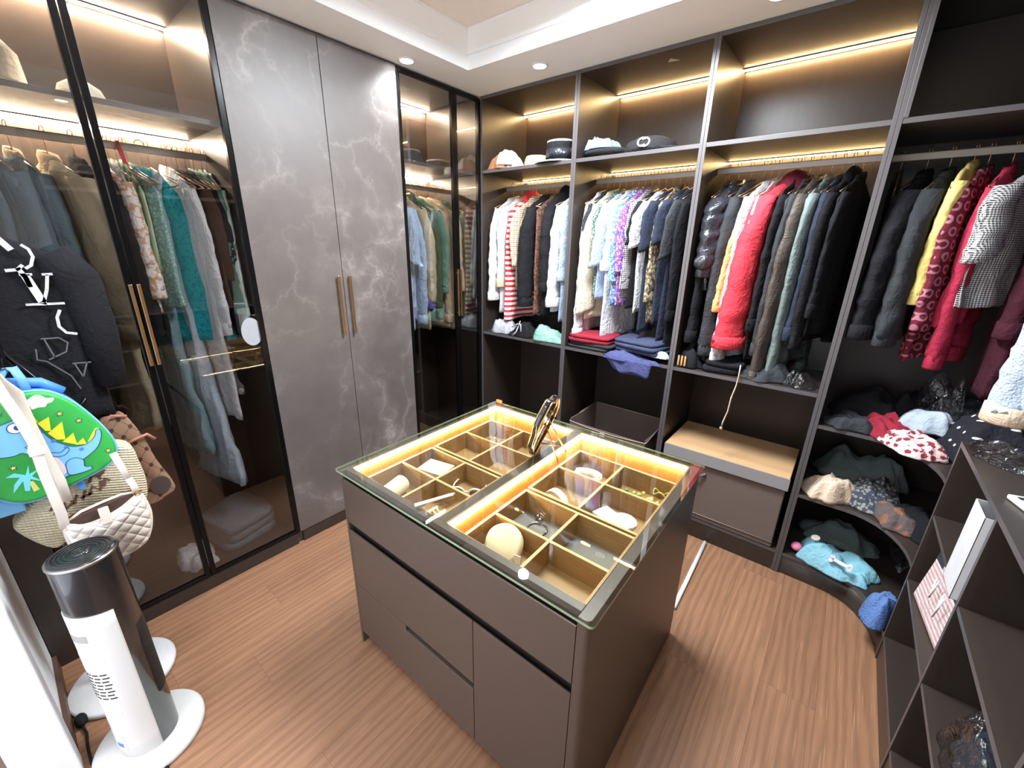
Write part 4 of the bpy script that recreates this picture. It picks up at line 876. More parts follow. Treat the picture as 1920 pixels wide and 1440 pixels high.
for i, dx in enumerate((-.03, -.012)): MB().ell((dx, .045-.012*i, .014), (.010, .008, .010), 10, 7).build('charm', 'steel', t, True)
MT['greymat'] = plain('grey_felt_mat', (128, 120, 112), .9)
for (u0, u1, v0, v1, l) in ((.625, .825, .232, .388, 'grey mat lining the tray compartment with the bangle'), (.842, 1.028, .232, .388, 'empty grey mat lining the tray compartment near the glass corner')):
    tag(MB().box(u0, u1, v0, v1, .7572, .7578).build('tray_mat', 'greymat', None, loc=(OX, OY, 0), rot=(0, 0, OR)), l, 'mat', IT)
t = thing('white_pen', 'white plastic stick lying on the island glass', 'pen', isl(.452, .100, ZG+.0062), OR)
MB().tube([(-.025, -.062, 0), (.025, .062, 0)], .006, 10).build('barrel', 'whitep', t, True); MB().ell((.026, .064, 0), (.006, .007, .006), 10, 6).build('cap', 'gold', t, True)
# black glossy mirror on gold easel
t = thing('vanity_mirror', 'black wavy mirror with gold rim lines leaning on an easel', 'mirror', isl(.50, .60, ZG+.001), OR+.22)
MB().tube([(-.0125, .03*math.sin(i*.9)+.01, .05+.018*i) for i in range(11)], .0028, 6).build('gold_vein', 'gold', t, True, rot=(0, .30, 0))
MT['blackgloss'] = plain('black_gloss', (22, 22, 26), .06, coat=1)
oy = []
nO = 40
for i in range(nO):
    a = 2*PI*i/nO; k = 1+.10*math.sin(3*a+.4)+.05*math.sin(7*a); oy.append((.10*k*math.cos(a), .135*k*math.sin(a)+.14))
mir = MB(); mir.prism(oy, 'x', -.011, .011, 0); mo = mir.build('mirror_plate', 'blackgloss', t, True, bevel=.006, rot=(0, .30, 0))
for xx in (-.0125, .0125):
    MB().tube([(xx, p[0]*.94, .14+(p[1]-.14)*.94) for p in oy+[oy[0]]], .0032, 6).build('gold_rim', 'gold', mo, True)
    pass
for s in (-1, 1): MB().tube([(.055, s*.02, .15), (.13, s*.05, .003)], .003, 6).build('easel_leg', 'gold', t, True)
MB().tube([(.03, 0, .045), (.115, 0, .05)], .0028, 6).build('easel_bar', 'gold', t, True)
t = thing('orange_clip', 'small orange clip at the far corner of the island glass', 'clip', isl(.035, .935, ZG+.001), OR)
MB().box(-.018, .018, -.006, .006, 0, .016).build('clip_body', plain('orange_plastic', (240, 112, 60), .5), t, bevel=.003)

# ------------------------------------------------------------------ storage boxes, stick
def sbox(name, label, x0, x1, y0, y1, z0, z1, lid):
    w, d, h = x1-x0, y1-y0, z1-z0; t = thing(name, label, 'storage box', (x0, y0, z0), 0, 'fabric storage boxes below the open bays'); T = .006
    m = MB()
    if lid: m.box(0, w, 0, d, 0, h-.035)
    else:
        m.box(0, w, 0, T, 0, h-.03); m.box(0, w, d-T, d, 0, h); m.box(0, T, T, d-T, 0, h-.01); m.box(w-T, w, T, d-T, 0, h-.01); m.box(T, w-T, T, d-T, 0, T)
    m.build('body', 'grey_box', t, bevel=.006)
    if lid:
        m = MB().box(-.008, w+.008, -.012, d, h-.03, h, 0)
        m.build('lid', 'tan_box', t, bevel=.005)
        MB().box(-.010, w+.010, -.016, -.0125, h-.075, h-.004).build('lid_flap', plain('grey_ribbon', (150, 148, 150), .5), t, bevel=.001)
        MB().tube([(.12, -.006, h-.135), (.15, -.022, h-.15), (.21, -.022, h-.15), (.24, -.006, h-.135)], .006, 8, flat=1.6).build('handle', 'grey_box', t, True)
        for q in (.12, .24): MB().ell((q, -.006, h-.134), (.007, .005, .007), 10, 6).build('rivet', 'steel', t, True)
        MB().box(.17, .21, -.003, -.001, h-.10, h-.08).build('label_tag', 'ivory', t)
        MB().tube([(0, -.003, .035), (w, -.003, .035)], .003, 6).build('piping', plain('grey_piping', (128, 118, 114), .7), t, True)
    else:
        e = plain('pale_piping', (170, 150, 140), .7)
        MB().tube([(0, 0, h-.03), (w*.25, 0, h-.042), (w*.6, 0, h-.045), (w, 0, h-.03)], .004, 6).build('rim', e, t, True); MB().tube([(0, d, h), (w, d, h)], .004, 6).build('rim', e, t, True)
        for q in (0, w): MB().tube([(q, 0, h-.03), (q, d*.5, h-.008), (q, d, h)], .004, 6).build('rim', e, t, True)
        MB().box(w*.43, w*.43+.035, -.003, -.001, h-.075, h-.048).build('label_tag', 'whitep', t)
sbox('fabric_storage_box', 'grey-brown fabric box with tan lid on the floor of the third bay', 1.535, 2.165, .004, .42, .131, .575, True)
sbox('fabric_storage_box', 'open empty grey-brown fabric box behind the island', .845, 1.40, .01, .40, .131, .54, False)
t = thing('white_stick', 'white plastic tube lying on the floor beside the island', 'stick', (1.975, -.02, .012))
MB().tube([(-.128, 0, 0), (-.118, -.35, 0), (-.112, -.60, 0)], .011, 12).build('tube', 'whitep', t, True)

# ------------------------------------------------------------------ things in the cubbies
CG = 'things in the square cubbies'
t = thing('paper_bag', 'tall open white paper bag standing in the upper cubby', 'bag', (2.665, -.775, .746), 0, CG)
m = MB(); x0, x1, y0, y1, h = -.045, .06, -.058, .062, .275; T = .0015
m.box(x0, x0+T, y0, y1, 0, h); m.box(x1-T, x1, y0, y1, 0, h); m.box(x0, x1, y0, y0+T, 0, h); m.box(x0, x1, y1-T, y1, 0, h); m.box(x0, x1, y0, y1, 0, T)
m.build('bag_body', plain('white_paper', (226, 226, 228), .6, col2=(206, 206, 210), nscale=16), t)
MB().tube([(x1, -.02, h-.02), (x1+.02, -.01, h+.005), (x1, .0, h-.02)], .003, 6).build('handle', 'white_cotton', t, True)
t = thing('striped_paper_bag', 'pink and white striped paper bag leaning in the lower cubby', 'bag', (2.685, -.57, .441), .12, CG)
F('pink_stripe_paper', (232, 214, 212), (196, 166, 168), 'stripez', 56, rough=.6)
MB().box(-.02, .02, -.17, .17, 0, .20).build('bag_body', 'pink_stripe_paper', t, bevel=.003, rot=(0, .12, 0))
MB().box(-.021, .019, .10, .17, .18, .215).build('grey_tab', 'charcoal', t, bevel=.002, rot=(0, .12, 0))
MB().tube([(-.024, -.04, .17), (-.03, -.045, .08), (-.024, -.055, .17)], .003, 6).build('handle', 'white_cotton', t, True)
MB().tube([(-.024, .04, .18), (-.028, .03, .10), (-.024, .02, .18)], .003, 6).build('handle', 'white_cotton', t, True)
crumple('wrapped_bundle', 'dark bundle in shiny clear plastic in the nearer cubby', 'bundle', (2.80, -1.12, .441), (.26, .30, .16), 'charcoal', 61, .2, CG)
crumple('plastic_wrap', 'shiny clear plastic around the dark bundle in the cubby', 'plastic wrap', (2.795, -1.12, .441), (.30, .35, .19), 'plastic', 61, .2, CG, rough=1.1)
t = thing('kraft_bag', 'small tan paper bag deep in the lowest cubby', 'bag', (2.80, -.46, .131), .2, CG)
MB().prism([(-.05, 0), (.05, 0), (.045, .11), (-.04, .12)], 'x', -.03, .03).build('bag_body', 'tan_box', t, bevel=.003)
t = thing('remote_control', 'small white remote control on the cubby unit top', 'remote', (2.70, -.77, 1.051), .3, CG)
MB().box(-.02, .02, -.05, .05, 0, .014).build('shell', 'whitep', t, bevel=.004); MB().box(-.008, .008, .02, .035, .014, .0155).build('button', 'charcoal', t)
# ------------------------------------------------------------------ coat rack with bags, fan
rk = thing('coat_rack', 'coat rack with round white marble base, behind the tower heater', 'coat rack', (.254, -2.398, 0))
MT['wmarble'] = plain('white_marble', (232, 230, 230), .3, col2=(205, 203, 206), nscale=7, stretch=(1, 2.5, 1))
MB().lathe([(0, 0), (.150, 0), (.165, .006), (.165, .020), (.158, .026), (0, .026)], 48).build('base', ['wmarble'], rk, True)
MB().lathe([(.012, .026), (.012, 1.80), (0, 1.81)], 14).build('pole', 'black_metal', rk, True)
MB().tube([(0, 0, 1.34), (.07, .0, 1.325), (.17, -.01, 1.345), (.18, -.01, 1.375)], .007, 8).build('hook', 'black_metal', rk, True)
MB().tube([(0, 0, 1.70), (-.06, .0, 1.69), (-.10, 0, 1.71), (-.105, 0, 1.74)], .007, 8).build('hook', 'black_metal', rk, True)
MB().tube([(0, 0, 1.38), (-.04, .10, 1.15), (-.05, .13, 1.13), (-.05, .15, 1.16)], .007, 8).build('hook', 'black_metal', rk, True)
# sweatshirt with letters
sw = thing('sweatshirt', 'black sweatshirt with big white letters hanging on the coat rack', 'sweatshirt', (.135, -2.40, 1.70))
rg = []
for i in range(19):
    s = i/18; z = -.62*s; a = .07+.165*min(1, (s/.16))**.7 if s < .16 else .235-.02*math.sin((s-.16)*3)
    rg.append([(.045*sgn(math.sin(2*PI*j/32), .7)*(.5+.5*min(1, s*6))+.008*math.sin(7*a*math.cos(2*PI*j/32)/.2*2+s*5), a*sgn(math.cos(2*PI*j/32), .8), z-.02*(1-abs(math.sin(2*PI*j/32)))*s) for j in range(32)])
MB().rings(rg).build('body', 'black_cloth', sw, True)
for sd in (-1, 1):
    MB().tube([(0, sd*.18, -.06), (.005, sd*.225, -.14), (.01, sd*.24, -.32), (.01, sd*.235, -.52)], [.06, .065, .055, .045], 14).build('sleeve', 'black_cloth', sw, True)
MB().tube([(.03*math.sin(a), .07*math.cos(a), .0+.012*math.cos(2*a)) for a in [2*PI*i/20 for i in range(21)]], .014, 8).build('neckband', 'black_cloth', sw, True)
lw = MB(); fx0, fx1 = .052, .056
def Lp(pts): return [(y+2.40, z-1.70) for y, z in pts]
stroke(lw, Lp([(-2.288, 1.578), (-2.270, 1.492), (-2.262, 1.492)]), .02, 'x', fx0, fx1); stroke(lw, Lp([(-2.268, 1.490), (-2.252, 1.53), (-2.240, 1.577)]), .008, 'x', fx0, fx1)
for seg in ([(-2.300, 1.579), (-2.272, 1.579)], [(-2.252, 1.578), (-2.228, 1.578)], [(-2.308, 1.487), (-2.222, 1.484)]): stroke(lw, Lp(seg), .007, 'x', fx0, fx1)
stroke(lw, Lp([(-2.238, 1.464), (-2.250, 1.44), (-2.252, 1.41), (-2.24, 1.388), (-2.216, 1.380)]), .008, 'x', fx0, fx1)
stroke(lw, Lp([(-2.275, 1.668), (-2.262, 1.655), (-2.258, 1.632), (-2.268, 1.606), (-2.282, 1.597)]), .008, 'x', fx0, fx1)
stroke(lw, Lp([(-2.325, 1.70), (-2.298, 1.652)]), .016, 'x', fx0, fx1); stroke(lw, Lp([(-2.325, 1.592), (-2.30, 1.594), (-2.285, 1.608)]), .009, 'x', fx0, fx1); stroke(lw, Lp([(-2.298, 1.60), (-2.288, 1.57), (-2.285, 1.54)]), .012, 'x', fx0, fx1)
lw.build('white_lettering', 'white_cotton', sw)
ld = MB()
for seg in ([(-2.295, 1.375), (-2.285, 1.31)], [(-2.302, 1.376), (-2.262, 1.374), (-2.245, 1.355), (-2.255, 1.325), (-2.30, 1.305)], [(-2.32, 1.345), (-2.325, 1.31), (-2.305, 1.30), (-2.262, 1.24), (-2.25, 1.19)], [(-2.245, 1.28), (-2.235, 1.23)], [(-2.235, 1.23), (-2.215, 1.28)], [(-2.25, 1.282), (-2.205, 1.278)]): stroke(ld, Lp(seg), .004, 'x', fx0, fx1)
ld.build('grey_lettering', plain('dim_grey_print', (96, 96, 102), .7), sw)
# child's backpack
BO = [(-2.408, 1.248), (-2.369, 1.250), (-2.329, 1.239), (-2.292, 1.201), (-2.262, 1.146), (-2.238, 1.087), (-2.224, 1.034), (-2.226, .992), (-2.247, .958), (-2.287, .938), (-2.364, .917), (-2.422, .904), (-2.465, .909), (-2.500, .939), (-2.530, .990), (-2.540, 1.074), (-2.510, 1.175), (-2.460, 1.230)]
def smooth_loop(P, k=4):
    out = []; n = len(P)
    for i in range(n):
        p0, p1, p2, p3 = (Vector(P[(i+q-1) % n]) for q in range(4))
        for j in range(k):
            t = j/k; out.append(tuple(.5*((2*p1)+(-p0+p2)*t+(2*p0-5*p1+4*p2-p3)*t*t+(-p0+3*p1-3*p2+p3)*t**3)))
    return out
def shell(P, xs, mat, name, parent, k=4, cap=True):
    P = smooth_loop(P, k); cy = sum(p[0] for p in P)/len(P); cz = sum(p[1] for p in P)/len(P); rings = [[(x, cy+(p[0]-cy)*q, cz+(p[1]-cz)*q) for p in P] for x, q in xs]
    return MB().rings(rings, cap).build(name, mat, parent, True)
bp = thing('kids_backpack', 'bright green child backpack with a blue dinosaur and yellow spikes', 'backpack')
MT['bgreen'] = plain('bright_green', (62, 178, 82), .45, col2=(48, 164, 70), nscale=6); MT['bblue'] = plain('sky_blue', (124, 190, 240), .5); MT['mblue'] = plain('mid_blue', (84, 150, 222), .5); MT['dblue'] = plain('spot_blue', (84, 128, 206), .5)
MT['byel'] = plain('bright_yellow', (250, 220, 50), .45); MT['bwhite'] = plain('print_white', (244, 238, 238), .5); MT['cyan'] = plain('pale_cyan', (116, 208, 226), .5); MT['pupil'] = plain('print_navy', (48, 62, 130), .4); MT['outline'] = plain('print_outline', (36, 70, 130), .5); MT['bellyp'] = plain('belly_pink', (236, 216, 220), .5)
shell(BO, [(.285, .90), (.272, .96), (.272, .985), (.30, 1.0), (.345, 1.0)], 'mblue', 'back_shell', bp)
shell(BO, [(.345, .995), (.352, .99), (.3585, .965), (.360, .93), (.360, .0)], 'bgreen', 'front_shell', bp)
P_ = smooth_loop(BO); MB().tube([(.348, y, z) for y, z in P_+[P_[0]]], .0045, 6).build('piping', 'bblue', bp, True)
MB().tube([(.33, -2.43, 1.245), (.335, -2.42, 1.295), (.335, -2.398, 1.325), (.335, -2.380, 1.322), (.335, -2.372, 1.285), (.33, -2.370, 1.245)], .013, 10, flat=.5).build('grab_handle', 'bblue', bp, True)
MB().tube([(.30, -2.47, 1.255), (.305, -2.40, 1.275), (.305, -2.34, 1.262), (.30, -2.30, 1.22)], .016, 8).build('strap_top', 'mblue', bp, True)
def art(name, pts, mat, x, sm=False, parent=None, ol=True):
    P = smooth_loop(pts, 3) if sm else pts
    m = MB().prism(P, 'x', .3600, x, 0); o = m.build(name, mat, parent or bp)
    if ol: MB().tube([(x-.0006, y, z) for y, z in P+[P[0]]], .0013, 5).build('outline', 'outline', o, True)
    return o
body = [(-2.50, 1.135), (-2.461, 1.160), (-2.426, 1.172), (-2.409, 1.176), (-2.389, 1.167), (-2.377, 1.144), (-2.369, 1.118), (-2.358, 1.090), (-2.341, 1.069), (-2.321, 1.051), (-2.296, 1.047), (-2.278, 1.055), (-2.264, 1.070), (-2.257, 1.088), (-2.248, 1.085), (-2.251, 1.061), (-2.266, 1.030), (-2.291, 1.009), (-2.312, .995), (-2.309, .968), (-2.323, .955), (-2.348, .958), (-2.366, .957), (-2.373, .988), (-2.387, 1.004), (-2.393, 1.031), (-2.406, 1.047), (-2.423, 1.069), (-2.441, 1.066), (-2.467, 1.070), (-2.500, 1.083), (-2.515, 1.11)]
for i, sp in enumerate([[(-2.397, 1.176), (-2.379, 1.191), (-2.372, 1.152)], [(-2.374, 1.150), (-2.347, 1.163), (-2.353, 1.118), (-2.364, 1.122)], [(-2.361, 1.112), (-2.324, 1.139), (-2.330, 1.080), (-2.348, 1.086)], [(-2.338, 1.074), (-2.309, 1.095), (-2.309, 1.054)], [(-2.312, 1.054), (-2.292, 1.071), (-2.288, 1.048)], [(-2.286, 1.052), (-2.268, 1.080), (-2.258, 1.094), (-2.250, 1.092), (-2.258, 1.075), (-2.272, 1.056)]]): art('spike', sp, 'byel', .3612, ol=False)
art('dinosaur', body, 'bblue', .3620, True)
art('belly', [(-2.388, 1.060), (-2.369, 1.042), (-2.355, 1.011), (-2.351, .974), (-2.366, .966), (-2.378, .985), (-2.392, 1.025)], 'bellyp', .3626, True, ol=False)
art('eye', arc(-2.419, 1.150, .016, 0, 345, 23), 'bwhite', .3626); art('pupil', arc(-2.414, 1.150, .008, 0, 345, 23), 'pupil', .3631, ol=False)
for q in ((-2.372, 1.132), (-2.352, 1.096), (-2.330, 1.066), (-2.30, 1.047)): art('spot', arc(q[0]-.004, q[1]-.012, .006, 0, 320, 8), 'dblue', .3626, ol=False)
art('arm', [(-2.368, 1.048), (-2.35, 1.042), (-2.335, 1.052), (-2.330, 1.044), (-2.345, 1.030), (-2.366, 1.034)], 'bblue', .3630, True)
art('leg', [(-2.345, 1.005), (-2.325, 1.012), (-2.308, .998), (-2.310, .975), (-2.296, .968), (-2.300, .958), (-2.345, .958), (-2.350, .98)], 'bblue', .3630, True)
art('tooth', [(-2.415, 1.085), (-2.402, 1.085), (-2.406, 1.068)], 'bwhite', .3630)
art('cloud', [(-2.390, 1.219), (-2.376, 1.228), (-2.360, 1.238), (-2.347, 1.234), (-2.338, 1.223), (-2.323, 1.220), (-2.330, 1.208), (-2.340, 1.206), (-2.347, 1.197), (-2.361, 1.199), (-2.374, 1.196), (-2.376, 1.208), (-2.384, 1.210)], 'bwhite', .3612, True, ol=False)
for y, z in ((-2.323, 1.167), (-2.288, 1.132), (-2.245, 1.007), (-2.452, 1.030), (-2.44, 1.20)):
    art('star', [(y+(.0085 if i % 2 == 0 else .004)*math.sin(2*PI*i/10), z+(.0085 if i % 2 == 0 else .004)*math.cos(2*PI*i/10)) for i in range(10)], 'byel', .3612)
art('palm_leaf', [(-2.435, .997), (-2.422, 1.027), (-2.427, .998), (-2.404, 1.006), (-2.424, .989), (-2.406, .962), (-2.429, .981), (-2.438, .944), (-2.448, .947), (-2.444, .981), (-2.471, .950), (-2.463, .976), (-2.447, .995), (-2.473, 1.005), (-2.455, 1.012)], 'cyan', .3616, ol=False)
art('palm_trunk', [(-2.434, .974), (-2.425, .972), (-2.419, .940), (-2.432, .937)], 'ylw', .3612, ol=False)
MB().box(.33, .334, -2.34, -2.322, .885, .925).build('blue_ribbon', 'mblue', bp, bevel=.001)
MB().box(.30, .336, -2.52, -2.46, .872, .925).build('blue_tab', 'bblue', bp, bevel=.004, rot=(0, 0, 0))
# straw tote, monogram tote, quilted bag
def weave():
    t = NT('woven_straw'); v = t.mapping((1, 1, 1)); w = t.n('TexWave', wave_type='BANDS', bands_direction='Z'); t.put(w.inputs['Vector'], t.mapping((1, 1, 1), (.35, 0, 0))); w.inputs['Scale'].default_value = 34; w.inputs['Distortion'].default_value = 1.2; w.inputs['Detail Scale'].default_value = 9
    w2 = t.n('TexWave', wave_type='BANDS', bands_direction='Y'); t.put(w2.inputs['Vector'], v); w2.inputs['Scale'].default_value = 34
    h = t.ma('MULTIPLY', w.outputs['Fac'], t.ma('MULTIPLY_ADD', w2.outputs['Fac'], .5, .5))
    t.set(Base_Color=t.mix(h, lin((204, 188, 154)), lin((240, 230, 206))), Roughness=.8); t.bump(h, .8, .006); return t.m
MT['weave'] = weave()
st = thing('straw_tote', 'pale woven straw tote with brown lettering below the green backpack', 'bag')
SO = [(-2.373, .994), (-2.265, 1.007), (-2.185, .979), (-2.171, .907), (-2.167, .824), (-2.180, .758), (-2.211, .736), (-2.30, .722), (-2.400, .705), (-2.445, .695), (-2.500, .790), (-2.490, .83), (-2.427, .90)]
shell(SO, [(.225, .93), (.215, .97), (.235, 1.0), (.285, 1.0), (.305, .975), (.310, .93), (.310, 0)], 'weave', 'tote_body', st)
lt = MB()
for pts in ([(-2.405, .772), (-2.395, .785), (-2.38, .775), (-2.385, .755), (-2.40, .76)], [(-2.375, .75), (-2.37, .79), (-2.355, .795), (-2.352, .775), (-2.37, .765)], [(-2.35, .768), (-2.338, .80), (-2.328, .775), (-2.315, .806)], [(-2.33, .785), (-2.30, .79)], [(-2.31, .785), (-2.295, .815), (-2.28, .79), (-2.272, .825)], [(-2.30, .83), (-2.29, .85), (-2.275, .845), (-2.27, .83)], [(-2.268, .80), (-2.26, .83), (-2.25, .815)]): stroke(lt, [(y-.012, z+.062) for y, z in pts], .0085, 'x', .309, .3125)
lt.build('brown_lettering', plain('dark_brown_yarn', (96, 66, 52), .9), st)
MB().tube([(.312, -2.29, .93), (.316, -2.27, .94), (.318, -2.255, .955), (.316, -2.25, .975)], .006, 8).build('rolled_handle', plain('dark_brown_leather', (92, 62, 50), .5), st, True)
MB().lathe([(.006, 0), (.02, 0), (.02, .006), (.006, .006)], 20).build('handle_disc', plain('brown_leather', (122, 88, 74), .5), st, True, loc=(.309, -2.285, .925), rot=(0, PI/2, 0))
def mono():
    t = NT('monogram_canvas'); x, y, z = t.xyz(); k = 19
    u = t.ma('ADD', y, t.ma('MULTIPLY', z, .75)); v = t.ma('SUBTRACT', y, t.ma('MULTIPLY', z, .75))
    fu = t.ma('ABSOLUTE', t.ma('SUBTRACT', t.ma('FRACT', t.ma('MULTIPLY_ADD', u, k, 90)), .5)); fv = t.ma('ABSOLUTE', t.ma('SUBTRACT', t.ma('FRACT', t.ma('MULTIPLY_ADD', v, k, 90)), .5))
    ln = t.ma('LESS_THAN', t.ma('MINIMUM', fu, fv), .035); dot = t.ma('LESS_THAN', t.ma('MAXIMUM', fu, fv), .15)
    c = t.mix(t.ma('MAXIMUM', t.ma('MULTIPLY', ln, .6), dot), lin((150, 118, 96)), lin((72, 50, 42)))
    t.set(Base_Color=c, Roughness=.55); return t.m
MT['mono'] = mono(); MT['bleather'] = plain('tan_leather', (168, 112, 90), .5)
mo = thing('canvas_tote', 'brown patterned canvas tote hanging behind the straw tote', 'bag')
shell([(-2.24, 1.040), (-2.190, 1.062), (-2.160, 1.056), (-2.128, .957), (-2.111, .853), (-2.076, .718), (-2.113, .686), (-2.170, .670), (-2.27, .712), (-2.284, .857)], [(.125, .95), (.12, .98), (.135, 1), (.185, 1), (.198, .985), (.200, .95), (.2, 0)], 'mono', 'tote_body', mo, 3)
art2 = MB().prism(arc(-2.122, .745, .033, 0, 345, 23, .040), 'x', .199, .2035).build('leather_patch', plain('dark_patch', (72, 60, 58), .6), mo, bevel=.001)
MB().tube([(.2, -2.16, 1.06), (.205, -2.20, 1.075), (.205, -2.225, 1.05), (.2, -2.23, 1.0)], .006, 8).build('handle', 'bleather', mo, True)
MB().tube([(.203, -2.195, .945), (.212, -2.16, .965), (.212, -2.12, .975), (.203, -2.10, .945)], .006, 8).build('handle', 'bleather', mo, True)
MB().box(.205, .211, -2.215, -2.185, .915, .95).build('leather_tag', 'bleather', mo, bevel=.003)
def quilt():
    t = NT('quilted_cream_leather'); x, y, z = t.xyz(); k = 34
    a = t.ma('ABSOLUTE', t.ma('SINE', t.ma('MULTIPLY', t.ma('ADD', y, z), k*2.2))); b = t.ma('ABSOLUTE', t.ma('SINE', t.ma('MULTIPLY', t.ma('SUBTRACT', y, z), k*2.2)))
    h = t.ma('POWER', t.ma('MULTIPLY', a, b), .35)
    t.set(Base_Color=lin((238, 228, 216)), Roughness=.4); t.bump(h, .7, .010); return t.m
MT['quilt'] = quilt(); MT['creaml'] = plain('cream_leather', (238, 226, 214), .42)
wb = thing('quilted_handbag', 'cream quilted half-moon handbag hanging lowest behind the tower heater', 'bag')
WB = [(-2.397, .808), (-2.361, .790), (-2.315, .79), (-2.260, .806), (-2.211, .833), (-2.199, .803), (-2.195, .744), (-2.208, .683), (-2.235, .640), (-2.293, .624), (-2.350, .650), (-2.388, .700), (-2.401, .739)]
shell(WB, [(.340, .90), (.335, .96), (.350, 1.0), (.395, 1.0), (.412, .97), (.420, .92), (.420, 0)], 'quilt', 'bag_body', wb)
P_ = smooth_loop(WB); MB().tube([(.398, y, z) for y, z in P_+[P_[0]]], .006, 8).build('piping', 'creaml', wb, True)
MB().prism(smooth_loop([(-2.392, .811), (-2.355, .826), (-2.30, .832), (-2.25, .842), (-2.215, .836), (-2.258, .808), (-2.31, .794), (-2.36, .793)], 3), 'x', .36, .402, 0).build('dark_opening', plain('dark_lining', (70, 48, 38), .8), wb)
MB().tube([(.392, -2.395, .812), (.385, -2.355, .832), (.38, -2.30, .838), (.385, -2.25, .846), (.392, -2.212, .838)], .005, 8).build('rim', 'creaml', wb, True)
MB().box(.41, .424, -2.318, -2.292, .775, .835).build('closing_tab', 'creaml', wb, bevel=.003)
MB().box(.421, .425, -2.265, -2.245, .752, .760).build('clasp', 'gold', wb, bevel=.001, rot=(.2, 0, 0))
MB().tube([(.40, -2.40, .800), (.41, -2.397, .83), (.42, -2.395, .86), (.43, -2.396, .93), (.43, -2.397, 1.02), (.43, -2.395, 1.12), (.43, -2.404, 1.20), (.43, -2.417, 1.28), (.425, -2.425, 1.345), (.415, -2.425, 1.352), (.40, -2.41, 1.30), (.385, -2.39, 1.26), (.372, -2.388, 1.15), (.372, -2.381, 1.044), (.372, -2.372, .952), (.38, -2.374, .88)], .0125, 8, flat=.25).build('shoulder_strap', 'creaml', wb, True)
MB().box(.424, .438, -2.412, -2.378, 1.075, 1.10).build('strap_buckle', 'creaml', wb, bevel=.003)
MB().tube([(.395, -2.222, .90), (.40, -2.215, .87), (.40, -2.212, .835)], .010, 8, flat=.3).build('strap_end', 'creaml', wb, True); MB().tube([(.38, -2.238, 1.0), (.39, -2.23, .95), (.395, -2.222, .90)], .010, 8, flat=.3).build('strap_end', 'creaml', wb, True)
for y, z in ((-2.396, .825), (-2.212, .842)): MB().tube([(.405, y+.010*math.cos(a), z+.010*math.sin(a)) for a in [2*PI*i/16 for i in range(17)]], .0025, 6).build('gold_ring', 'gold', wb, True)
MB().tube([(.412, -2.395, .795), (.420, -2.388, .74), (.425, -2.378, .70)], .009, 8, flat=.4).build('side_tab', 'creaml', wb, True)
# tower fan heater
fan = thing('tower_heater', 'black and white tower fan heater on a round white base', 'fan heater', (.606, -2.383, 0), math.radians(0))
MT['fwhite'] = plain('fan_white', (212, 210, 206), .4); MT['fblack'] = plain('fan_black', (30, 30, 32), .22, coat=.3); MT['fgrill'] = plain('fan_grille', (40, 40, 40), .35)
MB().lathe([(0, 0), (.150, 0), (.154, .006), (.154, .020), (.146, .028), (0, .030)], 56).build('base', 'fwhite', fan, True)
MB().lathe([(.0, .03), (.078, .03), (.078, .800), (.0785, .806), (.072, .812), (0, .812)], 56).build('column', 'fblack', fan, True)
# white rear shell: azimuths seen towards the doorway side
A0, A1 = -166, 14
m = MB(); nA = 44
def sh(a, r, z): return (r*math.cos(math.radians(a)), r*math.sin(math.radians(a)), z)
rows = []
for z in [.030, .10, .16]+[.17+.014*i for i in range(21)]+[.47, .535, .548, .56, .572, .585, .63]:
    rows.append([sh(A0+(A1-A0)*j/nA, .0805, z if z < .6 else z-.00+.012*math.sin(PI*j/nA)) for j in range(nA+1)])
m.rings(rows, False, close=False)
so = m.build('white_shell', 'fwhite', fan, True)
sol = so.modifiers.new('t', 'SOLIDIFY'); sol.thickness = .004; sol.offset = -1
vg = MB(); vd = MB()
for i in range(18):
    z = .235+.0145*i
    for k_ in range(4):
        a0 = -96+k_*17+(i % 2)*3; a1 = a0+13
        seg = [a0+(a1-a0)*q/5 for q in range(6)]; open_ = 4 < i < 13
        tgt = vg if open_ else vd
        r0, r1 = .0796, .0812
        tgt.rings([[sh(a, r, zz) for r, zz in ((r0, z), (r1, z), (r1, z+(.0046 if open_ else .006)), (r0, z+(.0046 if open_ else .006)))] for a in seg])
vg.build('vent_slot', 'recess', so)['kind'] = 'stuff'; vd.build('vent_rib', 'fwhite', so)['kind'] = 'stuff'
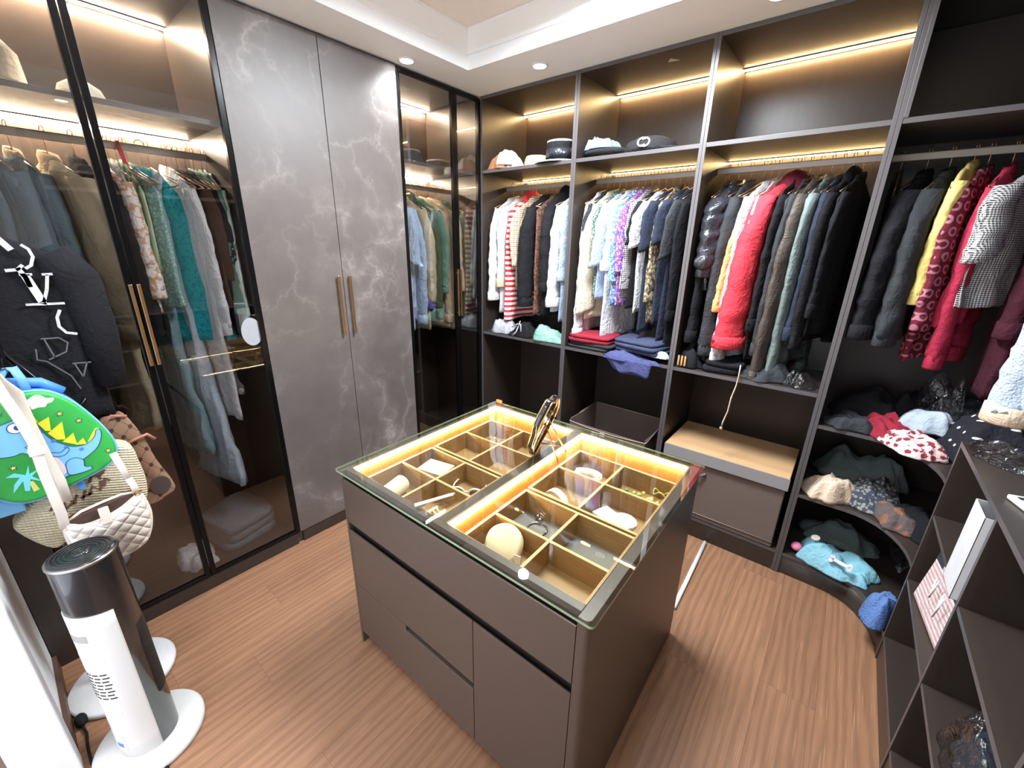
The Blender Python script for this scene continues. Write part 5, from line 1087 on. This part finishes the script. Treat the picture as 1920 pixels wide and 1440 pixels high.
hb = MB().rings([[sh(a, r, z) for r, z in ((.0795, .545), (.0808, .545), (.0808, .572), (.0795, .572))] for a in [-100+5*q for q in range(13)]]).build('grip_recess', plain('fan_shadow_grey', (150, 146, 140), .5), so)
lb = MB().rings([[sh(a, r, z) for r, z in ((.0800, .065), (.0812, .065), (.0812, .135), (.0800, .135))] for a in [-92+6*q for q in range(8)]]).build('rating_label', plain('label_film', (206, 212, 222), .4), so)
lb2 = MB().rings([[sh(a, r, z) for r, z in ((.0810, .080), (.0816, .080), (.0816, .098), (.0810, .098))] for a in [-74+6*q for q in range(4)]]).build('blue_label_mark', plain('label_blue', (72, 112, 176), .4), so)
gr = MB()
for i in range(34):
    z = .22+.009*i
    gr.rings([[sh(a, r, z+dz) for r, dz in ((.0778, 0), (.0786, .001), (.0786, .003), (.0778, .004))] for a in [44+5*q for q in range(20)]])
gr.build('front_grille', 'fgrill', fan)['kind'] = 'stuff'
for r in (.066, .056, .046, .036): MB().tube([(r*math.cos(2*PI*i/40), r*math.sin(2*PI*i/40), .8125) for i in range(41)], .0016, 6).build('top_ring', 'fgrill', fan, True)
MB().lathe([(.0745, .797), (.0805, .800), (.0805, .806), (.0745, .809)], 56, cap=False).build('chrome_rim', 'steel', fan, True)
MB().lathe([(0, .8122), (.022, .8122), (.022, .8135), (0, .8138)], 24).build('control_dial', 'fblack', fan, True)
cd = thing('power_cord', 'black power cord curling from under the heater base', 'cord', (0, 0, 0))
MB().tube([(.70, -2.50, .006), (.72, -2.455, .006), (.735, -2.40, .006), (.765, -2.375, .006), (.80, -2.385, .006), (.84, -2.42, .006), (.92, -2.46, .006), (1.1, -2.52, .006)], .0045, 8).build('cable', 'black_cloth', cd, True)
pg = thing('plug', 'small black plug on the floor by the white wall', 'plug', (.36, -2.535, .0)); 
MB().ell((0, 0, .022), (.026, .018, .022), 14, 9).build('plug_body', 'black_cloth', pg, True); MB().tube([(.02, 0, .012), (.06, .005, .008), (.12, .0, .006), (.2, .0, .006)], .004, 6).build('cable', 'black_cloth', pg, True)
